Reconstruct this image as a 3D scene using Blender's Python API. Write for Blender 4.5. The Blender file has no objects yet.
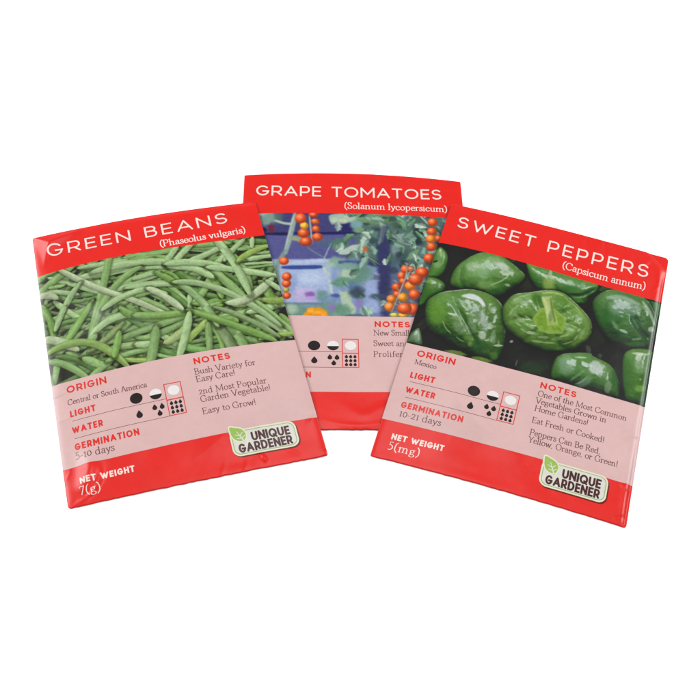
# Three vegetable seed packets fanned out on a white surface.
# Everything is mesh code; the printed pictures are painted brush stroke by brush stroke into
# the vertex colours of the printed sheet, so they belong to the paper and not to the camera.
import bpy, math
import numpy as np
rng = np.random.RandomState(7)
MM = 0.001
PW, PH = 82.0, 111.36              # packet size in millimetres
ROWS = [0, 19.3, 65.5, 97.0, PH]   # printed bands: title, picture, panel, foot
CAM={'f': 1084.86, 'pitch': 0.603233, 'D': 369.234}
SHEET={'L': {'h': [0.975381, 0.260695, -115.99, 0.225936, -0.978831, 48.9126, 7.34606e-05, 1.16122e-06, 1.0], 'rows': [-6.70579e-06, 0.00202614, -0.125892, 0.230887, -1.85982e-05, 0.00391366, -0.214249, -0.764729, 0.0, 0.00156024, -0.132757, 0.0940602, 0.0, 0.00079996, -0.0769362, 0.743038, 0.0, 0.000268101, -0.0223624, -0.0867924], 'edges': [3.66507e-05, -0.00363068, 0.00376734, -4.06621e-06, -0.00155925, 0.219611]}, 'R': {'h': [0.969927, -0.280609, 37.7323, -0.313286, -0.967567, 66.1321, 0.000220252, -4.02417e-06, 1.0], 'rows': [-6.69365e-06, 0.00131662, -0.0641454, 0.169154, -2.39655e-05, 0.00350887, -0.109574, 0.473595, 0.0, 0.000475539, -0.0331869, 0.323272, 0.0, 0.000492439, -0.0431144, -0.0769026, 0.0, 0.000482417, -0.0315922, -0.298817], 'edges': [2.63655e-05, -0.00679054, 0.273787, 4.36362e-05, -0.00485166, -0.174107]}, 'M': {'h': [1.01841, 0.0159009, -40.2959, -0.013288, -1.00931, 80.7086, 0.000360635, 1.49393e-05, 1.0], 'rows': [0.0, 0.00151573, -0.123787, 0.21912, 0.0, 0.000903525, -0.076609, 0.482468, 0.0, 0.0, 0.0, 0.285227, 0.0, 0.0, 0.0, 0.0250575, 0.0, 0.0, 0.0, 0.047808], 'edges': [0.0, 0.0, 0.0, 0.0, 0.0, 0.0]}}
BEANS = [
 ["S",[-0.36,22.19,2.33,19.72,6.84,19.44],2.73,[134,174,100],0.55],
 ["S",[14.12,19.96,16.48,20.72,18.9,24.05],2.25,[134,174,100],0.55],
 ["S",[19.29,21.08,23.36,21.22,27.48,21.03],2.56,[134,174,100],0.55],
 ["S",[8.28,24.61,11.66,26.83,16.78,31.03],2.22,[166,198,138],0.55],
 ["S",[17.8,26.28,19.16,28.22,20.84,30.74],2.5,[166,198,138],0.55],
 ["S",[12.76,34.23,15.45,35.1,19.1,34.74],1.37,[84,124,58],0.55],
 ["S",[7.06,38.66,10.91,39.52,15.02,38.42],2.44,[134,174,100],0.55],
 ["S",[6.73,34.6,8.74,37.79,10.86,39.99],2.19,[166,198,138],0.55],
 ["S",[5.5,43.2,8.79,41.96,12.14,43.57],1.92,[84,124,58],0.55],
 ["S",[0.16,63.27,1.91,61.16,1.94,57.5],2.38,[134,174,100],0.55],
 ["S",[10.37,57.63,13.89,60.15,17.65,63.58],3.04,[134,174,100],0.55],
 ["S",[-2.74,54.92,-1.56,58.05,-0.84,61.99],2.16,[122,168,76],0.55],
 ["S",[15.9,53.81,19.63,54.94,22.88,54.0],2.31,[134,174,100],0.55],
 ["S",[6.14,57.6,9.52,58.28,12.38,62.87],2.01,[84,124,58],0.55],
 ["S",[18.65,20.1,20.16,21.08,21.27,23.47],1.94,[134,174,100],0.55],
 ["S",[18.98,26.89,20.02,28.22,20.92,30.51],2.04,[166,198,138],0.55],
 ["S",[27.41,35.83,29.07,32.74,30.68,30.1],2.34,[134,174,100],0.55],
 ["S",[16.1,54.46,21.4,52.75,25.76,49.69],2.76,[134,174,100],0.55],
 ["S",[13.47,59.67,15.51,61.68,17.29,62.68],3.05,[134,174,100],0.55],
 ["S",[14.67,65.06,16.74,63.88,19.26,62.35],2.23,[134,174,100],0.55],
 ["S",[29.14,48.19,31.58,50.26,33.18,52.57],2.12,[84,124,58],0.55],
 ["S",[17.59,54.91,20.7,54.9,23.05,54.87],1.85,[134,174,100],0.55],
 ["S",[25.77,54.91,29.59,55.46,34.31,55.23],1.39,[134,174,100],0.55],
 ["S",[31.6,42.48,32.53,44.18,32.62,46.16],1.58,[84,124,58],0.55],
 ["S",[36.74,45.19,38.96,46.19,42.86,46.57],2.87,[134,174,100],0.55],
 ["S",[36.36,21.6,40.24,22.98,45.18,25.31],2.28,[134,174,100],0.55],
 ["S",[36.55,20.33,41.45,20.59,47.68,20.23],2.08,[134,174,100],0.55],
 ["S",[56.25,20.71,61.06,21.53,64.41,23.43],2.91,[134,174,100],0.55],
 ["S",[57.34,19.28,61.31,20.23,65.47,20.11],2.15,[134,174,100],0.55],
 ["S",[50.26,31.25,51.68,34.62,56.2,36.47],2.87,[84,124,58],0.55],
 ["S",[45.83,38.07,47.86,42.51,49.74,45.38],2.58,[134,174,100],0.55],
 ["S",[42.86,38.97,46.31,42.2,48.32,46.59],2.43,[84,124,58],0.55],
 ["S",[33.36,40.81,35.51,42.32,39.04,45.11],2.73,[134,174,100],0.55],
 ["S",[55.02,44.88,57.92,46.39,60.42,45.83],2.07,[122,168,76],0.55],
 ["S",[50.09,43.45,50.12,45.45,49.39,47.29],1.76,[166,198,138],0.55],
 ["S",[50.49,38.99,52.35,39.85,54.01,41.68],2.39,[84,124,58],0.55],
 ["S",[68.81,18.98,71.71,21.12,74.08,23.65],2.15,[134,174,100],0.55],
 ["S",[73.48,20.59,75.79,21.51,78.78,21.18],2.12,[134,174,100],0.55],
 ["S",[77.97,21.05,80.28,21.97,82.35,22.04],2.39,[84,124,58],0.55],
 ["S",[74.99,29.11,78.74,28.9,81.25,28.76],2.04,[166,198,138],0.55],
 ["S",[73.65,31.53,77.33,31.57,82.1,32.29],1.13,[166,198,138],0.55],
 ["S",[73.72,33.11,77.0,33.08,80.28,33.06],1.01,[134,174,100],0.55],
 ["S",[71.38,30.65,71.46,32.24,72.54,32.93],1.61,[134,174,100],0.55],
 ["S",[71.4,36.38,72.05,39.06,71.14,41.47],2.21,[134,174,100],0.55],
 ["S",[64.42,34.77,66.87,36.71,68.32,39.51],1.9,[84,124,58],0.55],
 ["S",[57.99,42.89,60.13,44.27,62.74,45.21],2.46,[84,124,58],0.55],
 ["S",[69.54,25.6,70.21,28.36,71.51,28.04],1.94,[122,168,76],0.55],
 ["S",[77.25,26.29,79.54,27.18,81.77,26.47],1.29,[134,174,100],0.55],
 ["S",[30.19,60.88,31.76,60.82,33.55,61.74],2.48,[134,174,100],0.55],
 ["S",[36.16,60.04,38.39,62.91,41.22,64.5],2.35,[84,124,58],0.55],
 ["S",[36.0,63.27,37.34,64.52,39.2,64.96],1.32,[134,174,100],0.55],
 ["S",[47.14,59.68,50.37,56.99,53.08,55.1],2.57,[150,180,80],0.55],
 ["S",[55.85,57.07,57.2,60.2,56.85,63.94],1.78,[122,168,76],0.55],
 ["S",[58.57,46.38,60.98,46.29,63.2,47.16],2.96,[122,168,76],0.55],
 ["S",[64.25,51.8,68.18,51.92,74.47,50.36],2.36,[134,174,100],0.55],
 ["S",[70.18,53.69,71.79,55.39,72.8,57.96],2.02,[134,174,100],0.55],
 ["S",[66.3,60.88,68.47,61.68,70.17,62.88],1.42,[84,124,58],0.55],
 ["S",[57.67,57.04,59.39,60.23,59.79,64.11],3.88,[112,132,88],0.55],
 ["S",[61.95,59.22,63.55,60.92,63.83,64.3],3.34,[134,174,100],0.55],
 ["S",[60.33,55.56,61.85,53.86,63.09,55.53],2.86,[122,168,76],0.55],
 ["S",[80.21,56.5,81.42,58.09,81.63,60.51],2.16,[122,168,76],0.55],
 ["S",[12.13,22.9,17.47,25.67,24.45,25.14],2.59,[134,174,100],0.38],
 ["S",[2.02,26.52,5.46,28.13,10.02,30.4],2.07,[166,198,138],0.38],
 ["S",[0.19,26.77,3.91,23.96,9.49,21.2],2.98,[134,174,100],0.38],
 ["S",[4.52,25.74,6.09,26.09,7.7,26.18],1.5,[134,174,100],0.38],
 ["S",[18.6,20.09,19.62,21.69,20.73,24.08],1.73,[134,174,100],0.38],
 ["S",[-0.66,29.2,1.84,28.22,3.99,30.58],2.88,[176,186,150],0.38],
 ["S",[20.16,21.08,26.63,21.59,35.89,22.65],2.15,[166,198,138],0.38],
 ["S",[38.2,20.96,42.3,21.03,47.29,20.69],1.66,[134,174,100],0.38],
 ["S",[35.89,22.65,41.21,22.66,45.05,24.23],2.58,[122,168,76],0.38],
 ["S",[30.38,32.06,36.77,30.01,41.72,29.55],2.59,[134,174,100],0.38],
 ["S",[33.11,32.73,39.43,31.12,45.73,29.85],1.78,[166,198,138],0.38],
 ["S",[29.52,35.12,36.14,33.95,44.67,36.06],2.39,[166,198,138],0.38],
 ["S",[25.87,26.92,35.28,26.58,43.55,28.27],1.63,[166,198,138],0.38],
 ["S",[18.07,24.54,26.62,24.5,34.62,23.53],2.76,[166,198,138],0.38],
 ["S",[25.91,24.54,35.32,23.69,44.85,26.65],3.14,[166,198,138],0.38],
 ["S",[34.95,30.62,38.71,29.93,42.01,29.61],1.75,[166,198,138],0.38],
 ["S",[34.26,35.03,40.33,34.89,47.52,36.48],2.39,[166,198,138],0.38],
 ["S",[42.55,31.27,45.34,33.9,47.3,36.59],2.85,[122,168,76],0.38],
 ["S",[44.2,31.1,46.86,32.15,47.53,36.38],1.56,[122,168,76],0.38],
 ["S",[31.2,39.91,34.9,41.8,39.88,45.42],2.86,[134,174,100],0.38],
 ["S",[33.39,40.58,36.32,42.26,39.84,45.04],2.76,[134,174,100],0.38],
 ["S",[24.65,57.19,29.2,57.94,34.4,58.32],2.66,[150,180,110],0.38],
 ["S",[22.47,61.44,28.0,60.66,32.61,60.92],2.05,[134,174,100],0.38],
 ["S",[25.37,62.71,29.0,64.15,32.04,64.48],1.78,[150,180,80],0.38],
 ["S",[30.69,57.75,32.53,58.45,34.96,57.87],2.76,[166,198,138],0.38],
 ["S",[31.12,55.03,33.3,56.05,35.33,55.6],1.85,[134,174,100],0.38],
 ["S",[38.42,55.86,40.66,58.74,43.31,61.46],2.21,[166,198,138],0.38],
 ["S",[38.65,54.48,42.67,53.94,46.58,51.87],2.53,[134,174,100],0.38],
 ["S",[40.74,58.29,43.62,57.5,46.0,55.14],3.08,[160,178,110],0.38],
 ["S",[45.51,62.17,47.93,63.86,50.88,64.69],2.81,[112,172,84],0.38],
 ["S",[54.25,57.26,53.73,60.99,53.21,64.68],2.38,[134,174,100],0.38],
 ["S",[58.34,35.82,55.84,40.49,52.97,42.99],2.58,[134,174,100],0.38],
 ["S",[59.11,31.8,60.4,35.65,60.6,40.81],2.58,[122,168,76],0.38],
 ["S",[58.81,32.27,60.4,36.68,60.7,41.33],2.6,[122,168,76],0.38],
 ["S",[62.06,34.38,64.8,38.95,67.79,44.0],3.28,[134,174,100],0.38],
 ["S",[62.66,29.25,65.14,27.02,68.05,24.83],2.25,[166,198,138],0.38],
 ["S",[72.4,21.77,69.46,23.98,67.24,26.83],2.12,[166,198,138],0.38],
 ["S",[73.12,24.3,75.63,24.17,78.9,24.42],1.83,[134,174,100],0.38],
 ["S",[76.21,42.22,77.73,44.45,78.2,49.51],3.1,[122,168,76],0.38],
 ["S",[54.64,45.81,59.27,46.63,63.76,46.13],2.44,[122,168,76],0.38],
 ["S",[67.71,48.25,72.11,48.16,76.69,47.31],2.3,[160,186,110],0.38],
 ["S",[72.23,51.53,76.68,51.16,82.14,49.89],2.58,[166,198,138],0.38],
 ["S",[76.46,43.14,77.59,45.31,78.43,48.67],3.16,[122,168,76],0.38],
 ["S",[77.05,47.74,80.43,48.68,82.59,47.97],2.92,[150,180,80],0.38],
 ["S",[73.28,52.17,74.51,53.81,75.51,56.39],1.87,[134,174,100],0.38],
 ["S",[75.03,51.43,78.3,56.26,81.74,61.71],2.19,[134,174,100],0.38],
 ["S",[73.22,56.08,76.51,58.94,78.92,62.11],2.43,[166,198,138],0.38],
 ["S",[73.47,63.81,77.19,62.85,82.14,63.32],2.08,[150,180,80],0.38],
 ["S",[16.1,54.46,19.77,53.22,23.74,50.09],1.83,[140,160,100],0.38],
 ["S",[35.53,37.84,37.93,37.89,40.94,39.07],2.69,[166,198,138],0.38],
 ["S",[33.66,38.9,35.35,38.3,36.98,38.18],2.19,[134,174,100],0.38],
 ["S",[-0.55,33.5,-0.28,38.55,-0.58,43.3],1.52,[134,174,100],0.38],
 ["S",[27.69,10.6,21.73,31.63,15.33,48.14],2.67,[134,174,100],0.12],
 ["S",[33.85,28.57,24.14,34.51,15.78,51.19],2.72,[134,174,100],0.12],
 ["S",[10.34,20.86,22.51,33.61,38.26,44.99],2.55,[184,198,158],0.12],
 ["S",[21.83,41.0,28.19,38.04,36.15,36.45],2.62,[166,198,138],0.12],
 ["S",[16.15,51.18,21.9,46.45,31.25,47.28],2.66,[166,198,138],0.12],
 ["S",[28.36,42.88,31.98,47.7,43.22,49.09],2.77,[122,168,76],0.12],
 ["S",[24.42,54.13,41.57,51.29,56.63,47.41],2.46,[134,174,100],0.12],
 ["S",[32.39,46.96,39.33,48.11,49.13,48.72],2.77,[122,168,76],0.12],
 ["S",[51.08,51.07,55.73,49.48,60.0,48.0],1.85,[122,168,76],0.12],
 ["S",[4.15,43.43,7.82,35.5,13.4,28.43],2.32,[150,184,126],0.12],
 ["S",[8.99,45.64,12.46,42.96,16.8,37.01],2.49,[122,168,76],0.12],
 ["S",[15.58,38.35,10.78,45.05,6.09,49.87],2.59,[122,168,76],0.12],
 ["S",[0.26,33.34,2.36,39.6,2.57,46.68],2.3,[122,168,76],0.12],
 ["S",[7.69,36.19,5.98,39.01,3.92,43.34],2.0,[166,198,138],0.12],
 ["S",[11.22,53.96,14.15,52.32,16.29,50.87],2.77,[134,174,100],0.12],
 ["S",[1.26,56.78,5.93,59.37,11.19,66.11],2.55,[134,174,100],0.12],
 ["S",[0.39,47.04,4.44,49.04,9.12,53.73],3.37,[184,198,158],0.12],
 ["S",[1.36,54.09,13.72,52.6,23.13,65.12],2.88,[142,180,84],0.12],
 ["S",[24.38,52.41,23.25,56.1,21.74,59.85],2.54,[122,168,76],0.12],
 ["S",[36.69,53.9,35.15,59.68,32.42,66.85],3.28,[134,174,100],0.12],
 ["S",[44.69,25.73,46.75,23.24,49.9,19.31],2.28,[166,198,138],0.12],
 ["S",[49.07,25.27,51.4,22.52,55.29,19.18],2.48,[166,198,138],0.12],
 ["S",[53.63,26.11,58.78,24.89,65.06,22.2],2.38,[166,198,138],0.12],
 ["S",[46.68,28.48,53.38,29.75,58.58,34.57],3.14,[166,198,138],0.12],
 ["S",[46.54,26.89,53.84,27.21,63.35,30.94],3.01,[166,198,138],0.12],
 ["S",[61.15,31.23,69.26,33.46,82.1,38.31],2.8,[166,198,138],0.12],
 ["S",[37.56,37.06,41.5,39.94,46.29,46.42],2.79,[184,198,158],0.12],
 ["S",[48.03,36.99,53.73,44.26,56.68,54.31],2.8,[150,188,122],0.12],
 ["S",[49.05,37.19,62.02,41.3,75.47,56.81],2.73,[166,198,138],0.12],
 ["S",[64.14,46.19,70.59,45.94,78.83,39.54],3.09,[184,198,158],0.12],
 ["S",[63.47,18.6,68.12,28.56,70.25,41.85],3.15,[166,198,138],0.12],
 ["S",[77.39,19.88,76.79,21.67,76.35,23.74],1.71,[166,198,138],0.12],
 ["S",[71.05,29.28,75.19,26.23,81.97,24.64],2.4,[150,180,80],0.12],
 ["S",[78.33,39.98,79.95,41.73,81.85,44.0],2.17,[166,198,138],0.12],
 ["S",[59.72,49.66,67.97,54.83,75.37,62.25],2.08,[140,168,112],0.12],
 ["S",[51.22,49.5,63.56,57.07,73.14,63.53],2.93,[122,168,76],0.12],
 ["S",[48.6,50.58,46.42,57.15,42.81,65.32],2.82,[166,198,138],0.12],
]
PEPPERS = [
 ["E",[34.41,27.84],[2.93,-1.09],[0.87,4.36],[58,62,52],0.9,0.85],
 ["E",[8.31,25.98],[2.94,-0.84],[1.35,5.7],[52,54,46],0.9,0.85],
 ["E",[43.19,62.47],[5.57,-1.9],[0.65,3.42],[54,74,50],0.9,0.85],
 ["E",[36.49,58.6],[3.27,-1.1],[1.04,5.15],[50,56,50],0.9,0.85],
 ["E",[62.45,42.39],[4.3,-1.6],[0.84,5.46],[54,60,50],0.9,0.85],
 ["E",[70.76,47.65],[2.84,-1.03],[0.34,2.4],[50,58,48],0.9,0.85],
 ["E",[7.16,36.38],[2.9,-0.82],[0.89,3.7],[50,58,44],0.9,0.85],
 ["E",[1.46,54.5],[1.88,-0.53],[1.19,4.7],[48,52,44],0.9,0.85],
 ["E",[71.56,56.73],[1.87,-0.68],[0.99,6.96],[50,58,48],0.9,0.85],
 ["P",[77.36,20.03,82.2,19.8,81.85,27.25,80.03,26.86],[52,112,50],0.4,1],
 ["E",[62.11,20.16],[2.95,-1.11],[0.22,1.43],[62,112,50],0.32,0.68],
 ["E",[26.75,20.1],[1.73,-0.62],[0.19,0.89],[50,90,45],0.32,0.68],
 ["V",[0.61,22.09,2.81,22.6,4.82,25.55,5.26,30.2,4.31,34.16,1.95,36.11,-0.45,35.71,-0.74,28.29],[88,146,62],0.4,1],
 ["E",[1.95,29.36],[1.56,-0.39],[0.44,1.8],[160,186,130],0.64,0.4],
 ["E",[1.65,24.27],[1.23,-0.3],[0.28,1.18],[130,172,80],0.64,0.52],
 ["E",[0.97,28.3],[0.73,-0.6],[0.25,0.45],[30,42,24],0.4,0.75],
 ["V",[-0.86,37.16,1.88,35.8,5.16,36.6,6.92,38.57,6.43,41.85,4.01,44.48,0.57,48.98,-0.89,43.16],[72,126,50],0.4,1],
 ["E",[1.06,37.68],[1.25,-0.32],[0.22,0.88],[130,168,90],0.64,0.6],
 ["V",[9.47,37.52,8.5,33.15,9.74,27.61,13.62,22.18,17.46,19.54,20.03,19.42,24.22,19.92,29.64,22.79,32.55,25.29,31.98,28.8,28.78,33.65,25.44,37.56,21.83,39.21,18.66,37.94,14.09,38.45],[92,146,62],0.4,1,[[[10.86,27.97,11.46,33.83,13.96,39.01],0.7,0.22],[[15.58,21.09,18.69,25.56,17.87,31.2],1.6,0.1]]],
 ["E",[16.46,27.29],[4.15,-3.0],[1.58,3.39],[146,186,130],0.72,0.42],
 ["E",[14.29,26.95],[2.45,-0.76],[0.51,2.2],[176,200,168],0.64,0.48],
 ["E",[20.5,33.67],[3.39,-1.12],[0.41,1.84],[130,176,100],0.72,0.52],
 ["E",[21.64,22.21],[3.58,0.01],[0.02,1.97],[172,198,162],0.64,0.4],
 ["E",[24.58,23.59],[2.79,0.3],[-0.1,1.56],[204,212,204],0.56,0.72],
 ["L",[22.44,33.04,25.86,29.55,28.31,25.0],0.56,[180,204,160],0.6,0.56],
 ["E",[28.02,31.14],[1.01,-0.01],[0.0,0.64],[170,196,168],0.56,0.64],
 ["E",[18.7,27.92],[1.95,-0.64],[0.84,3.74],[150,190,150],0.72,0.3],
 ["L",[10.67,29.37,11.6,34.45,13.05,37.32],0.71,[52,100,44],0.8,0.43],
 ["E",[24.98,35.16],[3.39,-1.16],[0.29,1.35],[60,110,44],0.72,0.45],
 ["V",[33.2,18.38,38.74,18.21,44.7,18.3,52.09,18.28,58.14,19.18,58.37,22.92,56.34,26.1,55.75,29.17,53.1,30.66,48.91,29.46,44.76,28.71,39.87,29.86,36.85,27.47,34.78,24.46],[80,136,58],0.4,1,[[[49.85,28.02,54.22,26.18,58.62,21.18],0.5,0.3],[[40.8,17.33,42.37,22.79,44.39,28.11],0.9,0.18]]],
 ["E",[41.8,25.39],[2.2,-0.85],[0.65,3.46],[158,184,86],0.72,0.6],
 ["E",[41.56,20.71],[0.61,-0.09],[0.1,2.12],[176,200,176],0.56,0.64],
 ["E",[49.1,22.2],[1.3,0.1],[-0.11,1.2],[176,200,180],0.56,0.64],
 ["E",[39.31,20.56],[1.31,0.1],[-0.05,0.67],[140,180,140],0.64,0.4],
 ["E",[53.52,21.96],[0.99,-1.81],[0.8,0.74],[160,190,160],0.56,0.4],
 ["E",[50.03,24.56],[2.94,-1.16],[0.29,1.65],[54,110,52],0.72,0.52],
 ["L",[50.39,28.15,54.73,26.12,57.93,21.8],0.58,[36,74,34],0.6,0.56],
 ["E",[52.66,29.29],[2.43,-0.94],[0.19,1.13],[80,142,66],0.56,0.6],
 ["E",[48.91,22.62],[1.28,-0.5],[0.16,0.9],[140,180,140],0.56,0.35],
 ["V",[3.2,49.56,3.52,45.59,6.95,41.68,11.43,39.42,16.08,37.7,21.38,37.67,25.81,39.26,28.81,43.22,30.55,49.76,31.42,55.59,31.13,60.85,29.29,64.58,23.27,64.61,17.13,63.53,11.62,60.92,6.99,58.57,4.53,54.89],[82,130,54],0.4,1,[[[10.77,42.89,16.68,50.69,22.69,59.38],0.7,0.26],[[4.51,48.54,9.09,54.85,17.7,61.53],1.3,0.1],[[21.52,38.27,25.29,46.06,26.68,59.35],1.4,0.12]]],
 ["E",[7.08,49.74],[2.95,-0.19],[0.58,5.75],[104,158,54],0.72,0.64],
 ["E",[8.86,43.44],[3.35,-0.98],[0.44,1.81],[110,160,80],0.72,0.52],
 ["E",[12.63,44.27],[2.86,-0.87],[0.57,2.4],[110,158,96],0.72,0.45],
 ["E",[8.42,41.62],[1.44,-0.41],[0.15,0.61],[120,164,70],0.56,0.6],
 ["E",[20.4,47.0],[1.72,-2.56],[3.04,3.17],[128,156,126],0.72,0.4],
 ["E",[23.43,49.2],[1.19,-0.84],[1.73,3.69],[178,190,184],0.64,0.64],
 ["P",[13.36,40.82,16.52,38.94,20.04,39.72,22.34,42.41,21.53,42.93,19.4,41.42,16.03,41.3],[212,220,222],0.4,0.95],
 ["E",[16.25,54.27],[2.75,0.96],[-0.47,2.3],[150,172,152],0.64,0.42],
 ["E",[19.65,52.6],[1.19,-1.02],[1.57,2.73],[140,166,140],0.64,0.4],
 ["E",[24.16,55.22],[1.31,-0.42],[0.38,1.73],[190,202,186],0.48,0.72],
 ["E",[27.67,54.71],[0.97,-0.1],[0.19,2.68],[156,180,156],0.56,0.42],
 ["E",[14.04,50.23],[1.89,-0.57],[0.33,1.41],[146,174,132],0.64,0.4],
 ["E",[19.83,57.81],[1.59,-0.49],[0.32,1.38],[104,144,70],0.72,0.6],
 ["E",[20.83,59.96],[0.84,-0.26],[0.23,1.03],[156,192,120],0.56,0.4],
 ["L",[12.68,45.55,17.29,51.13,22.17,57.08],0.64,[40,84,40],0.6,0.5],
 ["L",[17.19,51.79,16.55,54.49,15.56,56.66],0.36,[60,104,54],0.6,0.43],
 ["L",[9.75,53.4,11.32,55.75,13.52,57.58],0.47,[170,200,150],0.6,0.5],
 ["L",[15.73,58.46,17.17,59.25,18.49,59.58],0.51,[150,190,130],0.6,0.5],
 ["E",[23.65,60.3],[2.33,-0.73],[0.64,2.84],[44,84,34],0.72,0.45],
 ["E",[30.03,57.53],[1.68,-0.55],[0.09,0.4],[200,216,180],0.4,0.72],
 ["E",[30.1,56.7],[0.33,-0.11],[0.24,1.15],[180,200,160],0.48,0.35],
 ["E",[29.74,62.03],[1.39,-0.45],[0.32,1.48],[86,140,50],0.72,0.52],
 ["V",[29.34,43.49,29.44,39.39,31.64,34.82,36.31,32.17,42.45,28.84,47.6,28.23,52.01,30.61,55.99,33.7,58.51,36.68,59.34,40.3,58.83,45.02,56.1,49.87,53.17,51.99,48.07,53.99,41.68,54.3,36.27,52.49,31.46,49.01],[104,152,62],0.4,1,[[[38.19,31.13,39.39,34.66,41.65,38.42],0.8,0.3],[[31.5,46.53,35.54,43.85,41.02,43.19],0.8,0.22],[[37.9,53.17,40.63,49.08,42.91,45.08],0.7,0.16],[[50.79,52.41,49.22,49.18,46.94,44.91],0.8,0.18],[[56.0,41.56,53.3,40.62,49.74,40.64],0.8,0.2],[[53.87,31.84,51.28,34.82,48.61,37.15],0.9,0.25],[[36.02,43.69,44.17,38.15,51.34,38.09],2.6,0.42]]],
 ["L",[31.25,45.34,37.32,50.23,43.66,51.79,50.59,51.22],3.65,[112,158,76],0.9,0.37],
 ["L",[50.5,31.79,56.97,36.62,58.35,41.98,54.87,48.4],2.04,[140,184,90],0.9,0.37],
 ["E",[39.21,33.74],[1.22,-1.58],[1.58,2.04],[58,106,40],0.64,0.68],
 ["E",[47.24,32.37],[2.37,0.76],[-0.73,3.14],[84,134,50],0.72,0.6],
 ["E",[50.91,35.62],[2.65,-1.01],[0.32,1.85],[90,140,56],0.72,0.52],
 ["E",[37.45,37.99],[0.55,-2.47],[1.05,0.34],[84,134,48],0.72,0.6],
 ["E",[33.71,36.06],[2.7,-2.03],[0.54,1.2],[160,192,140],0.64,0.42],
 ["E",[36.31,37.42],[1.78,1.04],[-0.43,1.16],[150,186,128],0.64,0.35],
 ["E",[32.55,42.97],[0.53,-2.42],[0.85,0.28],[150,184,120],0.64,0.3],
 ["E",[35.66,44.45],[2.64,1.54],[-0.3,0.79],[168,196,146],0.56,0.4],
 ["E",[38.99,45.84],[1.41,0.46],[-0.16,0.72],[178,204,156],0.48,0.4],
 ["E",[40.04,48.65],[1.94,-0.25],[0.04,0.74],[186,208,170],0.48,0.68],
 ["E",[44.17,49.09],[1.92,-0.47],[0.07,0.61],[176,202,146],0.48,0.4],
 ["E",[49.01,47.99],[1.79,-1.1],[0.26,0.78],[150,188,110],0.56,0.35],
 ["E",[53.13,42.62],[1.81,-2.3],[0.52,0.7],[130,176,84],0.64,0.52],
 ["E",[52.78,37.54],[1.64,-0.62],[0.13,0.74],[150,184,110],0.56,0.3],
 ["E",[53.1,43.93],[1.45,-1.83],[0.59,0.79],[140,186,96],0.64,0.52],
 ["E",[53.33,39.3],[2.4,-0.9],[0.12,0.74],[126,172,76],0.64,0.52],
 ["E",[56.91,42.51],[0.65,0.21],[-0.61,2.46],[160,200,130],0.56,0.35],
 ["E",[55.11,34.68],[1.01,0.93],[-0.3,0.54],[150,190,110],0.56,0.35],
 ["E",[45.91,50.37],[2.88,-0.7],[0.11,0.97],[80,126,52],0.72,0.45],
 ["E",[48.81,52.49],[4.24,-1.52],[0.17,0.94],[64,104,44],0.72,0.45],
 ["L",[40.62,30.22,44.0,28.8,47.64,28.75],0.9,[190,216,120],0.6,0.56],
 ["L",[48.26,29.31,51.72,31.33,54.66,33.53],0.63,[160,200,100],0.6,0.5],
 ["E",[44.45,34.09],[2.42,-0.91],[0.68,3.7],[96,140,50],0.72,0.45],
 ["L",[39.13,38.69,36.72,36.62,33.71,34.75],1.08,[70,118,46],0.9,0.34],
 ["L",[39.59,43.7,36.66,45.38,33.17,47.23],1.06,[70,118,46],0.9,0.34],
 ["L",[41.82,47.39,40.61,50.03,38.84,52.84],0.92,[70,118,46],0.9,0.34],
 ["L",[50.59,39.68,52.88,37.83,54.6,36.2],1.01,[70,118,46],0.9,0.34],
 ["L",[47.8,35.48,49.15,32.64,49.94,30.01],0.91,[70,118,46],0.9,0.34],
 ["L",[47.85,47.14,49.03,49.25,49.64,51.56],0.93,[70,118,46],0.9,0.34],
 ["E",[31.58,42.01],[0.4,-1.82],[0.38,0.13],[184,210,162],0.4,0.4],
 ["E",[32.89,39.62],[0.69,-1.25],[0.28,0.25],[184,210,162],0.4,0.4],
 ["E",[35.07,46.57],[1.19,0.54],[-0.14,0.47],[184,210,162],0.4,0.4],
 ["E",[36.97,48.46],[1.22,0.4],[-0.09,0.42],[184,210,162],0.4,0.4],
 ["E",[42.61,51.54],[1.93,-0.33],[0.03,0.42],[184,210,162],0.4,0.4],
 ["E",[46.49,50.79],[1.91,-0.51],[0.05,0.42],[184,210,162],0.4,0.4],
 ["E",[51.17,45.92],[1.56,-1.17],[0.18,0.43],[184,210,162],0.4,0.4],
 ["E",[37.33,42.58],[0.95,0.31],[-0.11,0.48],[184,210,162],0.4,0.4],
 ["E",[34.55,33.79],[2.24,-1.51],[0.15,0.4],[184,210,162],0.4,0.4],
 ["E",[31.96,36.36],[0.64,-0.82],[0.35,0.44],[184,210,162],0.4,0.4],
 ["E",[51.15,35.53],[0.96,0.57],[-0.14,0.36],[176,208,140],0.4,0.38],
 ["E",[55.01,38.67],[0.68,1.34],[-0.25,0.23],[176,208,140],0.4,0.38],
 ["E",[55.31,45.04],[0.55,-1.39],[0.3,0.18],[176,208,140],0.4,0.38],
 ["E",[52.87,48.49],[1.47,-1.1],[0.13,0.32],[176,208,140],0.4,0.38],
 ["E",[53.37,42.54],[0.74,-0.68],[0.18,0.36],[176,208,140],0.4,0.38],
 ["K",[39.19,42.69,41.34,36.77,45.73,35.46,50.59,38.5,50.71,45.06,45.82,47.1,42.28,46.59],[142,176,78],0.3,0.9],
 ["K",[39.88,42.57,41.66,37.37,45.65,36.15,50.05,38.96,50.09,44.39,45.85,46.2,42.55,45.85],[128,168,58],0.3,1],
 ["L",[47.47,40.83,48.62,40.41,49.68,40.02],0.55,[150,184,84],0.8,0.35],
 ["L",[47.44,41.74,48.58,41.77,49.62,41.83],0.57,[88,128,36],0.8,0.35],
 ["L",[47.05,42.64,48.0,43.11,48.88,43.61],0.55,[150,184,84],0.8,0.35],
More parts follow.
